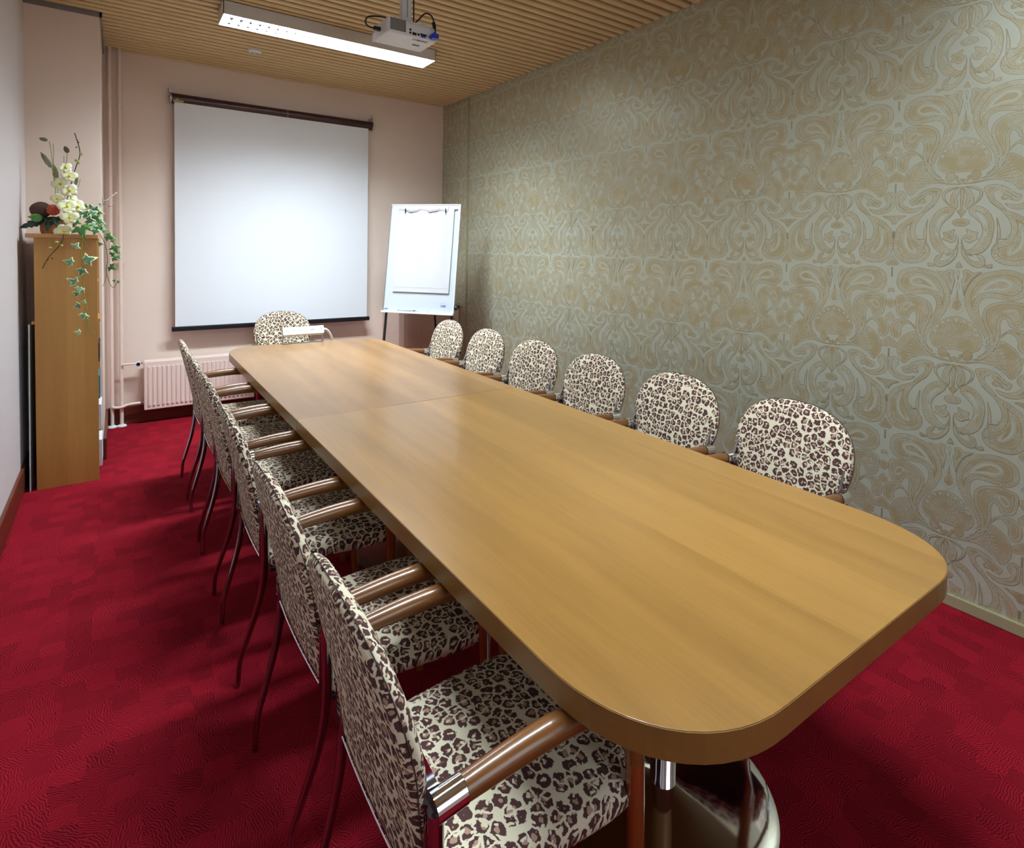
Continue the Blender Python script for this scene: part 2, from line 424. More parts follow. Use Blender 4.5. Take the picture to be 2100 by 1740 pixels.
DEP = [.0003]
def put(layer, vs, tr):
    V, T = layers[layer]; o = len(V)
    DEP[0] += 2.5e-6; V += [(p[0], p[1], DEP[0]) for p in vs]; T += [tuple(i+o for i in t) for t in tr]
def dedupe(pts):
    out = []
    for p in pts:
        if not out or abs(p[0]-out[-1][0])+abs(p[1]-out[-1][1]) > 2e-4: out.append(p)
    while len(out) > 3 and abs(out[0][0]-out[-1][0])+abs(out[0][1]-out[-1][1]) < 2e-4: out.pop()
    return out
def fill(layer, pts): put(layer, pts, poly_tris(pts))
def grow(pts, d):
    P = np.array(pts); area = .5*np.sum(P[:, 0]*np.roll(P[:, 1], -1)-np.roll(P[:, 0], -1)*P[:, 1])
    T = np.roll(P, -1, 0)-np.roll(P, 1, 0); T /= (np.linalg.norm(T, axis=1)+1e-9)[:, None]
    return [tuple(p) for p in P-np.stack([-T[:, 1], T[:, 0]], 1)*(1 if area > 0 else -1)*d]
def dots(layer, cen, step, r):
    last = None
    for c in cen:
        if last is None or np.linalg.norm(np.array(c)-last) > step:
            last = np.array(c)
            pp = [(c[0]+r*math.cos(a*PI/3), c[1]+r*math.sin(a*PI/3)) for a in range(6)]
            put(layer, pp, [(0, 1, 2), (0, 2, 3), (0, 3, 4), (0, 4, 5)])
def motif_shape(kind, pts):
    pts = dedupe(pts); ground = kind.endswith('g')
    fill(2 if ground else (3 if kind in ('p2', 'pp', 'hG') else 1), pts)
    if not ground and kind not in ('p2', 'pp', 'hG'):
        v, t, _ = inset_strokes(pts, .0008, .0013); put(0, v, t)
    if kind in ('b', 'l', 'cl', 'f', 'h', 'hl', 'c'):
        v, t, _ = inset_strokes(pts, .0045, .0018); put(2, v, t)
    if kind == 'b':
        v, t, c = inset_strokes(pts, .0165, .0014); put(2, v, t)
        v, t, c = inset_strokes(pts, .022, .001); put(0, v, t)
        v, t, c = inset_strokes(pts, .027, .001); put(2, v, t)
        _, _, c = inset_strokes(pts, .0105, .001); dots(2, c, .008, .0027)
    if kind == 'l':
        v, t, c = inset_strokes(pts, .0095, .0013); put(2, v, t)
        v, t, c = inset_strokes(pts, .014, .001); put(0, v, t)
        v, t, c = inset_strokes(pts, .018, .001); put(2, v, t)
    if ground:
        v, t, _ = inset_strokes(pts, .0035, .001); put(0, v, t)
inside_g = False
for kind, raw in MOTIF:
    pts = [(max(0, u)/1000, v/1000) for u, v in raw]
    if kind[0] == 'h':
        pts[0] = (0, pts[0][1]); pts[-1] = (0, pts[-1][1])
        c = catmull(pts, 5)
        motif_shape(kind, c+[(-u, v) for u, v in reversed(c[1:-1])])
    elif kind[0] == 'c':
        m = TW/2; pts = [(min(2*m-u, m) if u > m else u, v) for u, v in pts]; pts[0] = (m, pts[0][1]); pts[-1] = (m, pts[-1][1])
        c = catmull(pts, 5)
        motif_shape(kind, c+[(2*m-u, v) for u, v in reversed(c[1:-1])])
    else:
        c = catmull([(min(u, TW/2-.002), v) for u, v in pts], 5, True)
        k = kind
        if kind == 'p' and inside_g: k = 'pp'
        inside_g = kind == 'g'
        motif_shape(k, c); motif_shape(k, [(-u, v) for u, v in reversed(c)])
# rays of the fans and the seed head
for sx in (1, -1):
    for k in range(15):
        a = math.radians(-38+k*7.2); cx, cy = .055, .012
        for r0, r1 in ((.075, .105), (.11, .125)):
            p = [(sx*(cx+r*math.cos(a+d)), cy+r*math.sin(a+d)*1.02) for r, d in ((r0, -.012), (r0, .012), (r1, .012), (r1, -.012))]
            put(2, p, [(0, 1, 2), (0, 2, 3)])
for k in range(13):
    a = math.radians(15+k*12.5)
    for r0, r1 in ((.03, .055), (.062, .07)):
        p = [(r*1.12*math.cos(a+d), .118+r*math.sin(a+d)*.95) for r, d in ((r0, -.02), (r0, .02), (r1, .02), (r1, -.02))]
        put(2, p, [(0, 1, 2), (0, 2, 3)])
for k in range(9):                      # eyes on the rim of the seed head
    a = math.radians(10+k*20)
    dots(2, [(.078*math.cos(a), .118+.068*math.sin(a))], 0, .006)
def wallpaper(name, layer, mat, dx):
    V = np.array([(v[0], v[1]) for v in layers[layer][0]]); D = np.array([v[2] for v in layers[layer][0]]); alld = []; T = np.array(layers[layer][1])
    allv = []; allt = []; o = 0
    for i in range(-5, 11):
        for j in range(-2, 4):
            P = V+np.array([AX+i*TW, NZ+j*TH])
            if P[:, 0].min() > YB or P[:, 0].max() < YF or P[:, 1].min() > H or P[:, 1].max() < .05: continue
            P[:, 0] = np.clip(P[:, 0], YF, YB-.001); P[:, 1] = np.clip(P[:, 1], .05, H-.01)
            alld.append(D); allv.append(P); allt.append(T+o); o += len(P)
    P = np.concatenate(allv); T = np.concatenate(allt)
    X = XR-np.concatenate(alld)[:, None]
    co = np.concatenate([X, P], 1).astype('f')
    me = bpy.data.meshes.new(name)
    me.vertices.add(len(co)); me.vertices.foreach_set('co', co.ravel())
    A = co[T[:, 0]]; Bb = co[T[:, 1]]; Cc = co[T[:, 2]]
    nx = np.cross(Bb-A, Cc-A)[:, 0]; keep = np.abs(nx) > 1e-9
    T = T[keep]; nx = nx[keep]; T[nx > 0] = T[nx > 0][:, ::-1]
    n = len(T)
    me.loops.add(n*3); me.loops.foreach_set('vertex_index', T.ravel().astype('i'))
    me.polygons.add(n); me.polygons.foreach_set('loop_start', np.arange(0, n*3, 3, dtype='i'))
    me.update(calc_edges=True); me.validate()
    me.materials.append(mat)
    ob = bpy.data.objects.new(name, me); COL.objects.link(ob); ob.parent = wr
    return ob
wallpaper('gold_print', 1, WPGOLD, .0004)
wallpaper('print_outline', 0, WPDARK, .0006)
wallpaper('print_lines', 2, WPG, .0008)
wallpaper('print_details', 3, WPGOLD, .0010)

# ------------------------------------------------------------------ conference table
def rr_outline():
    # near corners at y .515, far corners at y 4.765; the near left corner is a little wider
    pts = []
    def corner(cx, cy, rx, ry, a0, a1, n=14):
        for k in range(n+1):
            a = math.radians(a0+(a1-a0)*k/n); c, s = math.cos(a), math.sin(a); e = .88
            pts.append((cx+rx*abs(c)**e*(1 if c >= 0 else -1), cy+ry*abs(s)**e*(1 if s >= 0 else -1)))
    corner(.96, .835, .295, .32, 180, 270)
    corner(1.63, .815, .26, .30, 270, 360)
    corner(1.61, 4.46, .23, .30, 0, 90)
    corner(.90, 4.47, .245, .295, 90, 180)
    return pts
TO = rr_outline(); YS = 2.642
def clip(poly, y0, keep_low):
    out = []; n = len(poly)
    for i in range(n):
        a, b = poly[i], poly[(i+1) % n]
        ina = a[1] <= y0 if keep_low else a[1] >= y0; inb = b[1] <= y0 if keep_low else b[1] >= y0
        if ina: out.append(a)
        if ina != inb:
            t = (y0-a[1])/(b[1]-a[1]); out.append((a[0]+(b[0]-a[0])*t, y0))
    return out
tb = empty('conference_table', (1.25, 2.64, 0), 'long honey brown veneered conference table with rounded corners on a red carpet', 'table')
TL = Vector((1.25, 2.64, 0))
def tabpart(poly, z0, z1, name, mat, bevel, ins=0):
    m = MB(); m.prism([(a-TL.x, b-TL.y) for a, b in poly], lambda a, b, d: (a, b, d), z0, z1)
    return m.build(name, mat, tb, bevel=bevel)
for low, nm, mt in ((True, 'tabletop', TABTOP), (False, 'tabletop', TABTOP2)):
    ys = YS-.0012 if low else YS+.0012
    poly = clip(TO, ys, low)
    o = tabpart(poly, .685, .7385, 'edge_band', TABEDGE, 0)
    cx = sum(p[0] for p in poly)/len(poly)
    p2 = []
    for a, b in poly:                                 # veneer sits 1 mm inside the edge band
        p2.append((a+(.0015 if a < 1.25 else -.0015), b+(.0015 if b < 1 else (-.0015 if b > 4.3 else 0))))
    top = tabpart(p2, .7383, .74, nm, mt, .0008)
    top['label'] = 'near half of the veneered top' if low else 'far half of the veneered top'
    o.parent = top
def pedestal(cx, cy):
    m = MB()
    m.lathe([(.001, 0), (.296, 0), (.303, .003), (.303, .008), (.292, .0125), (.25, .0155), (.2, .018), (.15, .021), (.1, .025), (.06, .030), (.036, .034), (.001, .035)], seg=72)
    base = m.build('pedestal_base', CHROME, tb, smooth=True); base.location = (cx-TL.x, cy-TL.y, 0)
    MB().lathe([(.001, .032), (.036, .032), (.036, .118), (.001, .118)], seg=40).build('collar', CHROME, base, smooth=True)
    MB().lathe([(.001, .11), (.033, .11), (.033, .66), (.001, .66)], seg=40).build('column', TABEDGE, base, smooth=True)
    B(-.20, .20, -.05, .05, .655, .687).build('support_plate', DMETAL, base)
for c in ((1.265, 1.03), (1.24, 2.64), (1.26, 4.25)): pedestal(*c)

# ------------------------------------------------------------------ chairs
def cushion(name, outline, fn, t, crown, mat, parent, cen=(0, 0), backcrown=None, seamd=None, uvoff=(0, 0)):
    bc = crown*.4 if backcrown is None else backcrown
    prof = [(0, t/2+crown), (.25, t/2+crown*.95), (.5, t/2+crown*.78), (.72, t/2+crown*.5), (.88, t/2+crown*.12), (.95, t/2*.82), (.985, t/2*.45), (1., 0),
            (.99, -t/2*.5), (.965, -t/2*.88), (.92, -t/2), (.75, -t/2-bc*.5), (.4, -t/2-bc*.9), (0, -t/2-bc)]
    R = max(abs(a-cen[0]) for a, b in outline)
    N = len(outline); vs = []; us = []; cum = 0; ps = None
    for j, (s, d) in enumerate(prof):
        for a, b in outline:
            aa, bb = cen[0]+(a-cen[0])*s, cen[1]+(b-cen[1])*s
            vs.append(fn(aa, bb, d))
            if j <= 7:
                e = s if s < .88 else s+abs(d-prof[4][1])/R*.9
                us.append((cen[0]+(a-cen[0])*e+uvoff[0], cen[1]+(b-cen[1])*e+uvoff[1]))
            else:
                e = s+(abs(d)/R*.9 if True else 0); e = e if s > .9 else s+.05*s
                e = 1.12-.0 + (1-s)*1. if s > .91 else e
                us.append((cen[0]+(a-cen[0])*e+uvoff[0], cen[1]+(b-cen[1])*e+uvoff[1]))
    # faces behind the rim use their own planar mapping further along the cloth
    fs = []; fuv = []
    M_ = len(prof)
    rimuv = lambda j, k: us[j*N+k]
    for j in range(M_-1):
        for k in range(N):
            k2 = (k+1) % N
            idx = (j*N+k, j*N+k2, (j+1)*N+k2, (j+1)*N+k)
            if j < 10: uvs = [rimuv(j, k), rimuv(j, k2), rimuv(j+1, k2), rimuv(j+1, k)]
            else:
                def bu(jj, kk):
                    s = prof[jj][0]; a, b = outline[kk]
                    return (-(cen[0]+(a-cen[0])*s)+1.3+uvoff[0], cen[1]+(b-cen[1])*s+.7+uvoff[1])
                uvs = [bu(j, k), bu(j, k2), bu(j+1, k2), bu(j+1, k)]
            if prof[j][0] == 0: idx = (idx[0], idx[2], idx[3]); uvs = [uvs[0], uvs[2], uvs[3]]
            elif prof[j+1][0] == 0: idx = (idx[0], idx[1], idx[2]); uvs = uvs[:3]
            fs.append(idx); fuv += uvs
    me = bpy.data.meshes.new(name); me.from_pydata([tuple(v) for v in vs], [], fs)
    uvl = me.uv_layers.new(name='uv')
    for i, l in enumerate(uvl.data): l.uv = fuv[i]
    me.update()
    me.polygons.foreach_set('use_smooth', [True]*len(me.polygons))
    me.materials.append(mat)
    bm = bmesh.new(); bm.from_mesh(me)
    bmesh.ops.remove_doubles(bm, verts=bm.verts, dist=1e-6); bmesh.ops.recalc_face_normals(bm, faces=bm.faces)
    bm.to_mesh(me); bm.free()
    o = bpy.data.objects.new(name, me); COL.objects.link(o); o.parent = parent
    return o
def make_chair():
    ch = empty('armchair', (0, 0, 0), 'x', 'chair')
    # backrest: flat bottom, arched top, leaning away from the table
    half = [(0, .435), (.13, .435), (.196, .437), (.205, .448), (.208, .52), (.213, .60), (.226, .65), (.238, .69), (.244, .735), (.241, .78), (.227, .825), (.199, .865), (.158, .897), (.108, .917), (.052, .928), (0, .930)]
    c = catmull([half[0]]+half[1:4]+half[4:], 3)
    ol = c+[(-a, b) for a, b in reversed(c[1:-1])]
    def bf(a, b, d):
        lean = .012-.10*((b-.45)/.48)**1.25 if b > .45 else .012
        return Vector((lean-.004+d+.14*a*a, a, b))
    back = cushion('backrest', ol, bf, .036, .014, LEO, ch, cen=(0, .68), backcrown=.002, uvoff=(.1, .2))
    sm = [bf(a*1.002, .68+(b-.68)*1.003, -.008) for a, b in ol if b > .47]
    # run the thread from one lower side over the arch to the other
    k0 = max(range(len(ol)), key=lambda i: 0)
    rt = [p for p in c if p[1] > .47]; path = [(a, b) for a, b in rt]+[(-a, b) for a, b in reversed(rt[:-1])]
    MB().tube([bf(a*1.001, .68+(b-.68)*1.002, -.007) for a, b in path], .0012, 5).build('seam', SEAM, back, smooth=True)
    # chrome strip along the bottom of the backrest
    MB().tube([bf(.2-.4*i/16, .4375, -.0185) for i in range(17)], .0028, 6).build('edge_strip', CHROME, back, smooth=True)
    # seat
    hs = [(.02, 0), (.02, .12), (.025, .185), (.05, .212), (.15, .222), (.28, .234), (.40, .240), (.475, .228), (.518, .18), (.535, .09), (.538, 0)]
    cs = catmull(hs, 3); os_ = cs+[(a, -b) for a, b in reversed(cs[1:-1])]
    def sf(a, b, d): return Vector((a, b, .418+d-.012*(a/.5)**2+(.0)))
    cushion('seat', os_, sf, .062, .016, LEO, ch, cen=(.26, 0), backcrown=0., uvoff=(.9, .5))
    B(.03, .46, -.19, .19, .368, .386).build('seat_frame', DMETAL, ch, bevel=.004)
    # arms: one bent beech bar each side, level at the collar, curving down into the front leg
    for s in (1, -1):
        Y = .238*s
        arm = catmull([(.050, Y, .647), (.11, Y, .652), (.18, Y, .656), (.26, Y, .656), (.34, Y, .644), (.405, Y, .612), (.442, Y, .555), (.455, Y, .49)], 5)
        rr = [.0205+.0040*math.sin(PI*min(1, i/(len(arm)*.85))) for i in range(len(arm))]
        MB().tube(arm, rr, 16).build('armrest', ARM, ch, smooth=True)
        leg = catmull([(.455, Y, .492), (.460, Y, .4), (.470, Y*.99, .2), (.485, Y*.97, .0)], 5)
        MB().tube(leg, [.0206-.004*i/(len(leg)-1) for i in range(len(leg))], 14).build('leg', ARML, ch, smooth=True)
        MB().tube([(-.006, Y, .643), (.048, Y, .648)], .023, 20).build('collar', CHROME, ch, smooth=True)
        # flat steel bracket beside the backrest and the curved rear leg
        m = MB()
        m.prism([(-.035, .735), (-.02, .735), (.012, .66), (.016, .60), (.018, .44), (.0, .40), (-.012, .44), (-.012, .62)], lambda a, b, d: (a, d, b), (.218)*s, (.226)*s)
        m.build('bracket', DCHROME, ch)
        rl = catmull([(.0, .236*s, .64), (.004, .232*s, .5), (.002, .226*s, .38), (-.018, .219*s, .27), (-.052, .209*s, .155), (-.070, .203*s, .09), (-.076, .199*s, .0)], 5)
        n = len(rl)
        MB().tube(rl, [.0185-.009*i/(n-1) for i in range(n)], 14, flat=.72).build('leg', DCHROME, ch, smooth=True)['label'] = 'curved steel rear leg'
    return ch
L_LABELS = [
 'leopard print armchair nearest the camera on the left of the table',
 'leopard print armchair second from the camera along the left of the table',
 'leopard print armchair third from the camera along the left of the table',
 'leopard print armchair fourth from the camera along the left of the table',
 'leopard print armchair on the left of the table, second from the radiator end',
 'leopard print armchair on the left of the table, nearest the radiator']
R_LABELS = [
 'leopard print armchair nearest the camera, back to the patterned wall',
 'leopard print armchair by the patterned wall, second from the camera',
 'leopard print armchair by the patterned wall, third from the camera',
 'leopard print armchair by the patterned wall, fourth from the camera',
 'leopard print armchair by the patterned wall, second from the flip chart',
 'leopard print armchair right below the flip chart by the patterned wall']
GRP = 'leopard print armchairs around the conference table'
proto = make_chair()
LY = [1.015, 1.60, 2.295, 2.92, 3.46, 4.03]
RY = [1.225, 1.805, 2.39, 2.965, 3.555, 4.15]
first = True
def place(x, y, rz, label):
    global first
    o = proto if first else copy_tree(proto)
    first = False
    o.location = (x, y, 0); o.rotation_euler = (0, 0, rz); tag(o, label, 'chair', GRP)
for k, (y, lb) in enumerate(zip(LY, L_LABELS)): place(.410, y, [0, .01, -.012, .01, 0, -.01][k], lb)
for k, (y, lb) in enumerate(zip(RY, R_LABELS)): place(2.185, y, PI+[-.03, .01, 0, .02, 0, .02][k], lb)
place(1.215, 5.31, -PI/2, 'leopard print armchair at the far head of the table under the screen')

# ------------------------------------------------------------------ projection screen
sc = empty('projection_screen', (1.25, 5.67, 2.755), 'large white pull-down projection screen in a brown roller case on the pink wall', 'projection screen')
def rel(o, p): return [Vector(q)-o.location for q in p]
S0 = sc.location
m = MB(); m.tube([(.38-S0.x, 0, 0), (2.14-S0.x, 0, 0)], .043, 24); m.build('roller_case', SCASE, sc, smooth=True)
MB().tube([(1.315-S0.x, 0, 0), (1.320-S0.x, 0, 0)], .0436, 24).build('case_joint', GREYP, sc, smooth=True)
for x in (.372, 2.143):
    e = MB().tube([(x-S0.x, 0, 0), (x+.012-S0.x, 0, 0)], .046, 24).build('end_cap', ALU, sc, smooth=True)
    b = MB().box(x-.004-S0.x, x+.014-S0.x, -.012, .07, .02, .085); b.box(x+.002-S0.x, x+.008-S0.x, -.004, .004, .08, .115)
    b.build('wall_bracket', ALU, sc)
# cloth: very slightly wavy sheet 2 mm thick
m = MB(); nx, nz = 24, 30; x0, x1, z1, z0 = .403, 2.1, 2.72, .81
def wav(u, v): return .004*math.sin(u*9+v*2)*(1-v)*.6+.002*math.sin(u*23)*(1-v)
for side in (0, .0015):
    o0 = len(m.v)
    for j in range(nz+1):
        for i in range(nx+1):
            u, v = i/nx, j/nz
            m.v.append((x0+(x1-x0)*u-S0.x, -.030+wav(u, v)+side, z0+(z1-z0)*v-S0.z))
    for j in range(nz):
        for i in range(nx):
            a = o0+j*(nx+1)+i; m.f.append((a, a+1, a+nx+2, a+nx+1))
m.build('screen_cloth', SCREEN, sc, smooth=True)
B(.376-S0.x, 2.125-S0.x, -.046, -.014, .770-S0.z, .81-S0.z).build('bottom_bar', BLACK, sc, bevel=.005)
YEL = simple('yellow_sticker', srgb(170, 156, 84), .5)
MB().box(.395-S0.x, .47-S0.x, -.0445, -.0405, -.036, -.018).build('maker_label', YEL, sc)
m = MB(); m.prism([(.41, -.018), (.425, -.004), (.44, -.018)], lambda a, b, d: (a-S0.x, d, b), -.0445, -.0415); m.build('maker_emblem', YEL, sc)

# ------------------------------------------------------------------ radiator and pipes
rad = empty('radiator', (.60, 5.66, .12), 'low ribbed pink panel radiator under the projection screen', 'radiator')
m = MB(); W0, W1, D0, D1 = -.425, .43, -.03, .04
m.box(W0, W1, D0, D1, 0, .41)
rad_body = m.build('panel', RADP, rad, bevel=.006)
m = MB(); n = 24
for k in range(n):
    xa = W0+.02+(W1-W0-.04)*(k+.5)/n
    m.prism([(-.0125, 0), (-.006, -.009), (.006, -.009), (.0125, 0)], lambda a, b, d, xa=xa: (xa+a, D0+b+.0005, d), .035, .365)
m.build('ribs', RADP, rad, bevel=.002)
m = MB(); m.box(W0+.005, W1-.005, D0+.005, D1-.005, .41, .414)
m.build('top_grille', RADP, rad)
m = MB()
for xx in (-.3, .3): m.box(xx-.015, xx+.015, D1, .08, .05, .34)
m.build('wall_mount', RADP, rad)
PIPE = simple('pink_pipe_paint', srgb(236, 215, 204), .45)
hp = empty('heating_pipes', (0, 5.68, 0), 'pair of pink painted heating pipes rising beside the column to the ceiling', 'pipe')
for i, x in enumerate((-.045, .02)):
    p = MB().tube([(x, 0, .0), (x, 0, 3.10)], .0135, 14).build('riser_pipe', PIPE, hp, smooth=True)
    MB().lathe([(.001, 0), (.036, 0), (.034, .008), (.018, .016), (.001, .016)], c=(x, 0, 0), seg=24).build('floor_collar', WHITE, p, smooth=True)
up = [(.02, 0, .505), (.035, -.02, .515), (.07, -.025, .518), (.125, -.025, .518)]
MB().tube(catmull(up, 4), .0085, 10).build('branch_pipe', PIPE, hp, smooth=True)
lo = [(-.045, -.0, .175), (-.03, -.018, .165), (.02, -.028, .165), (.06, -.025, .178), (.11, -.022, .182), (.15, -.02, .182)]
MB().tube(catmull(lo, 4), .011, 10).build('branch_pipe', PIPE, hp, smooth=True)
m = MB().tube([(.118, -.025, .518), (.165, -.025, .518)], .011, 12); m.build('valve_body', CHROME, hp, smooth=True)
kn = MB().tube([(.135, -.028, .518), (.135, -.07, .518)], [.02, .022], 20).build('valve_knob', WHITE, hp, smooth=True)
MB().tube([(.135, -.070, .518), (.135, -.072, .518)], .014, 20).build('dial', BLACK, kn, smooth=True)
MB().tube([(.13, -.02, .182), (.175, -.02, .182)], .010, 12).build('valve_body', CHROME, hp, smooth=True)
for z in (1.35,): MB().box(-.03, .045, .012, .06, z, z+.008).build('pipe_clip', PIPE, hp)

# radiator cover box in the far right corner
rc = empty('radiator_cover', (2.62, 5.52, 0), 'pink perforated radiator cover with a dark wooden top in the corner behind the flip chart', 'radiator cover')
R0 = rc.location; fx0, fx1, fy = 2.31, 2.995, 5.31
RCP = simple('cover_paint', srgb(226, 202, 188), .55)
B(fx0-R0.x, fx1-R0.x, fy-R0.y, 5.735-R0.y, 0, .885).build('body', RCP, rc, bevel=.003)
B(fx0-R0.x, fx1-R0.x, fy-.012-R0.y, 5.735-R0.y, .885, .915).build('top_board', SKIRTX, rc, bevel=.003)
B(fx0+.055-R0.x, fx1-.06-R0.x, fy-.006-R0.y, fy-R0.y, .12, .85).build('perforated_panel', PERF, rc)

# ------------------------------------------------------------------ flip chart
fc = empty('flip_chart', (2.2, 4.95, 0), 'white flip chart easel with a blank paper pad in the far right corner', 'flip chart')
yaw, tilt = -.869, .158
r_ = Vector((math.cos(yaw), math.sin(yaw), 0)); n_ = Vector((-math.sin(yaw), math.cos(yaw), 0))
u_ = Vector((0, 0, 1))*math.cos(tilt)+n_*math.sin(tilt); nn = r_.cross(u_)      # nn points at the viewer
if nn.dot(Vector((0, -1, 0))) < 0: nn = -nn
FB = Vector((2.262, 4.783, .929)); F0 = fc.location
def fp(a, b, d): return FB+r_*a+u_*b+nn*d-F0
def fbox(a0, a1, b0, b1, d0, d1, name, mat, parent=fc, bevel=0):
    m = MB(); m.prism([(a0, b0), (a1, b0), (a1, b1), (a0, b1)], fp, d0, d1); return m.build(name, mat, parent, bevel=bevel)
bd = fbox(-.35, .35, 0, 1.013, -.016, 0, 'board', BOARD, bevel=.002)
fbox(-.352, -.344, 0, 1.013, -.018, .004, 'frame', ALU, bd); fbox(.344, .352, 0, 1.013, -.018, .004, 'frame', WHITE, bd)
fbox(-.352, .352, 1.007, 1.016, -.018, .004, 'frame', WHITE, bd)
fbox(-.36, .352, -.014, .004, -.018, .02, 'pen_tray', WHITE, bd, .002)
# pad: a stack, curled at the top where the first sheets were folded back
m = MB(); n = 28; A0, A1 = -.262, .292
for i in range(n+1):
    a = A0+(A1-A0)*i/n
    top = .975-.004*math.sin(i*.9)
    m.v += [tuple(fp(a, .185, .002)), tuple(fp(a, .185, .011)), tuple(fp(a, .90, .010+.002*math.sin(i*.7))), tuple(fp(a, .945, .018+.006*math.sin(i*.55+1))), tuple(fp(a, top, .010)), tuple(fp(a, top, .002))]
for i in range(n):
    for k in range(6):
        m.f.append((i*6+k, i*6+(k+1) % 6, (i+1)*6+(k+1) % 6, (i+1)*6+k))
m.f += [tuple(range(6)), tuple(range(n*6+5, n*6-1, -1))]
pad = m.build('paper_pad', PAPER, fc, smooth=True)
m = MB(); n = 28                                   # folded-over roll of used paper along the top edge
for i in range(n+1):
    a = -.262+(.50)*i/n; w = .006*math.sin(i*.62)+.003*math.sin(i*1.7)
    m.v += [tuple(fp(a, .985, .004)), tuple(fp(a, .988, .020)), tuple(fp(a, .962+w, .030)), tuple(fp(a, .944+w, .022)), tuple(fp(a, .95+w, .012))]
for i in range(n):
    for k in range(5): m.f.append((i*5+k, i*5+(k+1) % 5, (i+1)*5+(k+1) % 5, (i+1)*5+k))
m.f += [tuple(range(5)), tuple(range(n*5+4, n*5-1, -1))]
m.build('folded_sheets', PAPER, pad, smooth=True)
fbox(A0, A1, .185, .225, .0105, .0125, 'bottom_strip', PAPER, pad)
fbox(A0+.002, A1-.002, .2265, .2285, .011, .0122, 'strip_line', GREYP, pad)
for a in (-.19, .215): fbox(a-.005, a+.005, .93, .97, .02, .032, 'hook', BLACK, fc)
fbox(.20, .325, .962, .972, .004, .012, 'clamp_bar', ALU, fc, .002)
fbox(.292, .296, .19, .96, .002, .009, 'pad_edge', GREYP, pad)
# logos and scribbles on the lower edge
LB = simple('blue_ink', srgb(70, 96, 160), .5); LK = simple('grey_ink', srgb(90, 100, 112), .5); LC = simple('pale_blue_ink', srgb(170, 190, 215), .5)
m = MB()
for a, w in ((.224, .008), (.240, .010), (.254, .010), (.268, .004)):
    m.prism([(a, .058), (a+w, .058), (a+w, .078), (a, .078)], fp, .0003, .0012)
lg = m.build('logo_letters', LB, bd)
m = MB()
for k in range(9):
    a = PI*k/9; b2 = PI*(k+1)/9
    for q in (1,):
        m.prism([(.255+.03*math.cos(a), .082+.018*math.sin(a)), (.255+.033*math.cos(a), .082+.021*math.sin(a)), (.255+.033*math.cos(b2), .082+.021*math.sin(b2)), (.255+.03*math.cos(b2), .082+.018*math.sin(b2))], fp, .0003, .0010)
m.box(0, 0, 0, 0, 0, 0) if False else None
m.build('logo_arch', LC, bd)
m = MB()
for a, w, h in ((-.338, .006, .012), (-.329, .006, .012), (-.32, .008, .016), (-.31, .012, .006)):
    m.prism([(a, .022-h/2), (a+w, .022-h/2), (a+w, .022+h/2), (a, .022+h/2)], fp, .0003, .0012)
m.build('corner_mark', LB, bd)
m = MB()
for a, w, h in ((-.20, .01, .008), (-.186, .03, .004), (-.15, .02, .006), (-.125, .07, .006), (-.05, .03, .012), (-.012, .02, .004), (.09, .02, .004)):
    m.prism([(a, .008), (a+w, .008), (a+w, .008+h), (a, .008+h)], fp, .0003, .0012)
m.build('marker_scribble', LK, bd)
# legs: two front, one rear
for a, dx in ((-.33, -.0), (.325, .0)):
    p0 = fp(a, .01, -.03); d = -u_
    L = (p0.z)/u_.z
    MB().tube([fp(a, .9, -.028), p0, p0+d*(L*.995)], .012, 10).build('leg', DMETAL, fc, smooth=True)
p0 = fp(.02, .95, -.03); q = FB+r_*.02+n_*.52-F0; q.z = 0.0
MB().tube([p0, q], .011, 10).build('rear_leg', DMETAL, fc, smooth=True)
MB().tube([fp(.352, .06, -.03), fp(.372, .06, -.03)], .022, 16).build('clamp_knob', BLACK, fc, smooth=True)

# ------------------------------------------------------------------ ceiling lamps
def make_lamp(x0, x1, y0, y1):
    o = empty('ceiling_lamp', ((x0+x1)/2, (y0+y1)/2, SB))
    hw, hd, zb = (x1-x0)/2, (y1-y0)/2, -.088
    m = MB()
    m.box(-hw, hw, -hd, -hd+.004, zb, 0); m.box(-hw, hw, hd-.004, hd, zb, 0)
    m.box(-hw, -hw+.004, -hd, hd, zb, 0); m.box(hw-.004, hw, -hd, hd, zb, 0); m.box(-hw, hw, -hd, hd, -.004, 0)
    m.build('housing', LAMPB, o)
    B(-hw+.006, hw-.006, -hd+.006, hd-.006, zb+.040, zb+.044).build('glow_panel', LAMPE, o)
    m = MB(); n = 26
    for k in range(1, n):
        x = -hw+2*hw*k/n
        m.prism([(-hd+.005, zb+.001), (hd-.005, zb+.001), (hd-.005, zb+.012), (.004, zb+.03), (-.004, zb+.03), (-hd+.005, zb+.012)], lambda a, b, d, x=x: (x+d, a, b), -.0012, .0012)
    m.build('louvre', REFL, o)
    for k in range(16):                     # shade in the louvre gaps, put in as grey triangles shrinking along the lamp
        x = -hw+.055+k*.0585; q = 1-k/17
        MB().prism([(x, .028), (x+.022*q, .066*q+.03*(1-q)), (x-.018*q, .066*q+.03*(1-q))], lambda a, b, d: (a, b, d), zb+.0005, zb+.0015).build('louvre_shade', GREYP, o)
        if k < 9: MB().prism([(x-.014, -.060*q-.01), (x-.014+.034*q, -.060*q-.01), (x+.006*q, -.008)], lambda a, b, d: (a, b, d), zb+.0005, zb+.0015).build('louvre_shade', GREYP, o)
    m = MB()
    for yy in (-.036, .036): m.tube([(-hw+.02, yy, zb+.03), (hw-.02, yy, zb+.03)], .008, 10)
    m.build('tubes', LAMPE, o, smooth=True)
    return o
tag(make_lamp(.565, 2.072, 4.104, 4.336), 'long white ceiling lamp with a louvred grid, glowing above the far end of the table', 'ceiling lamp', 'ceiling lamps')
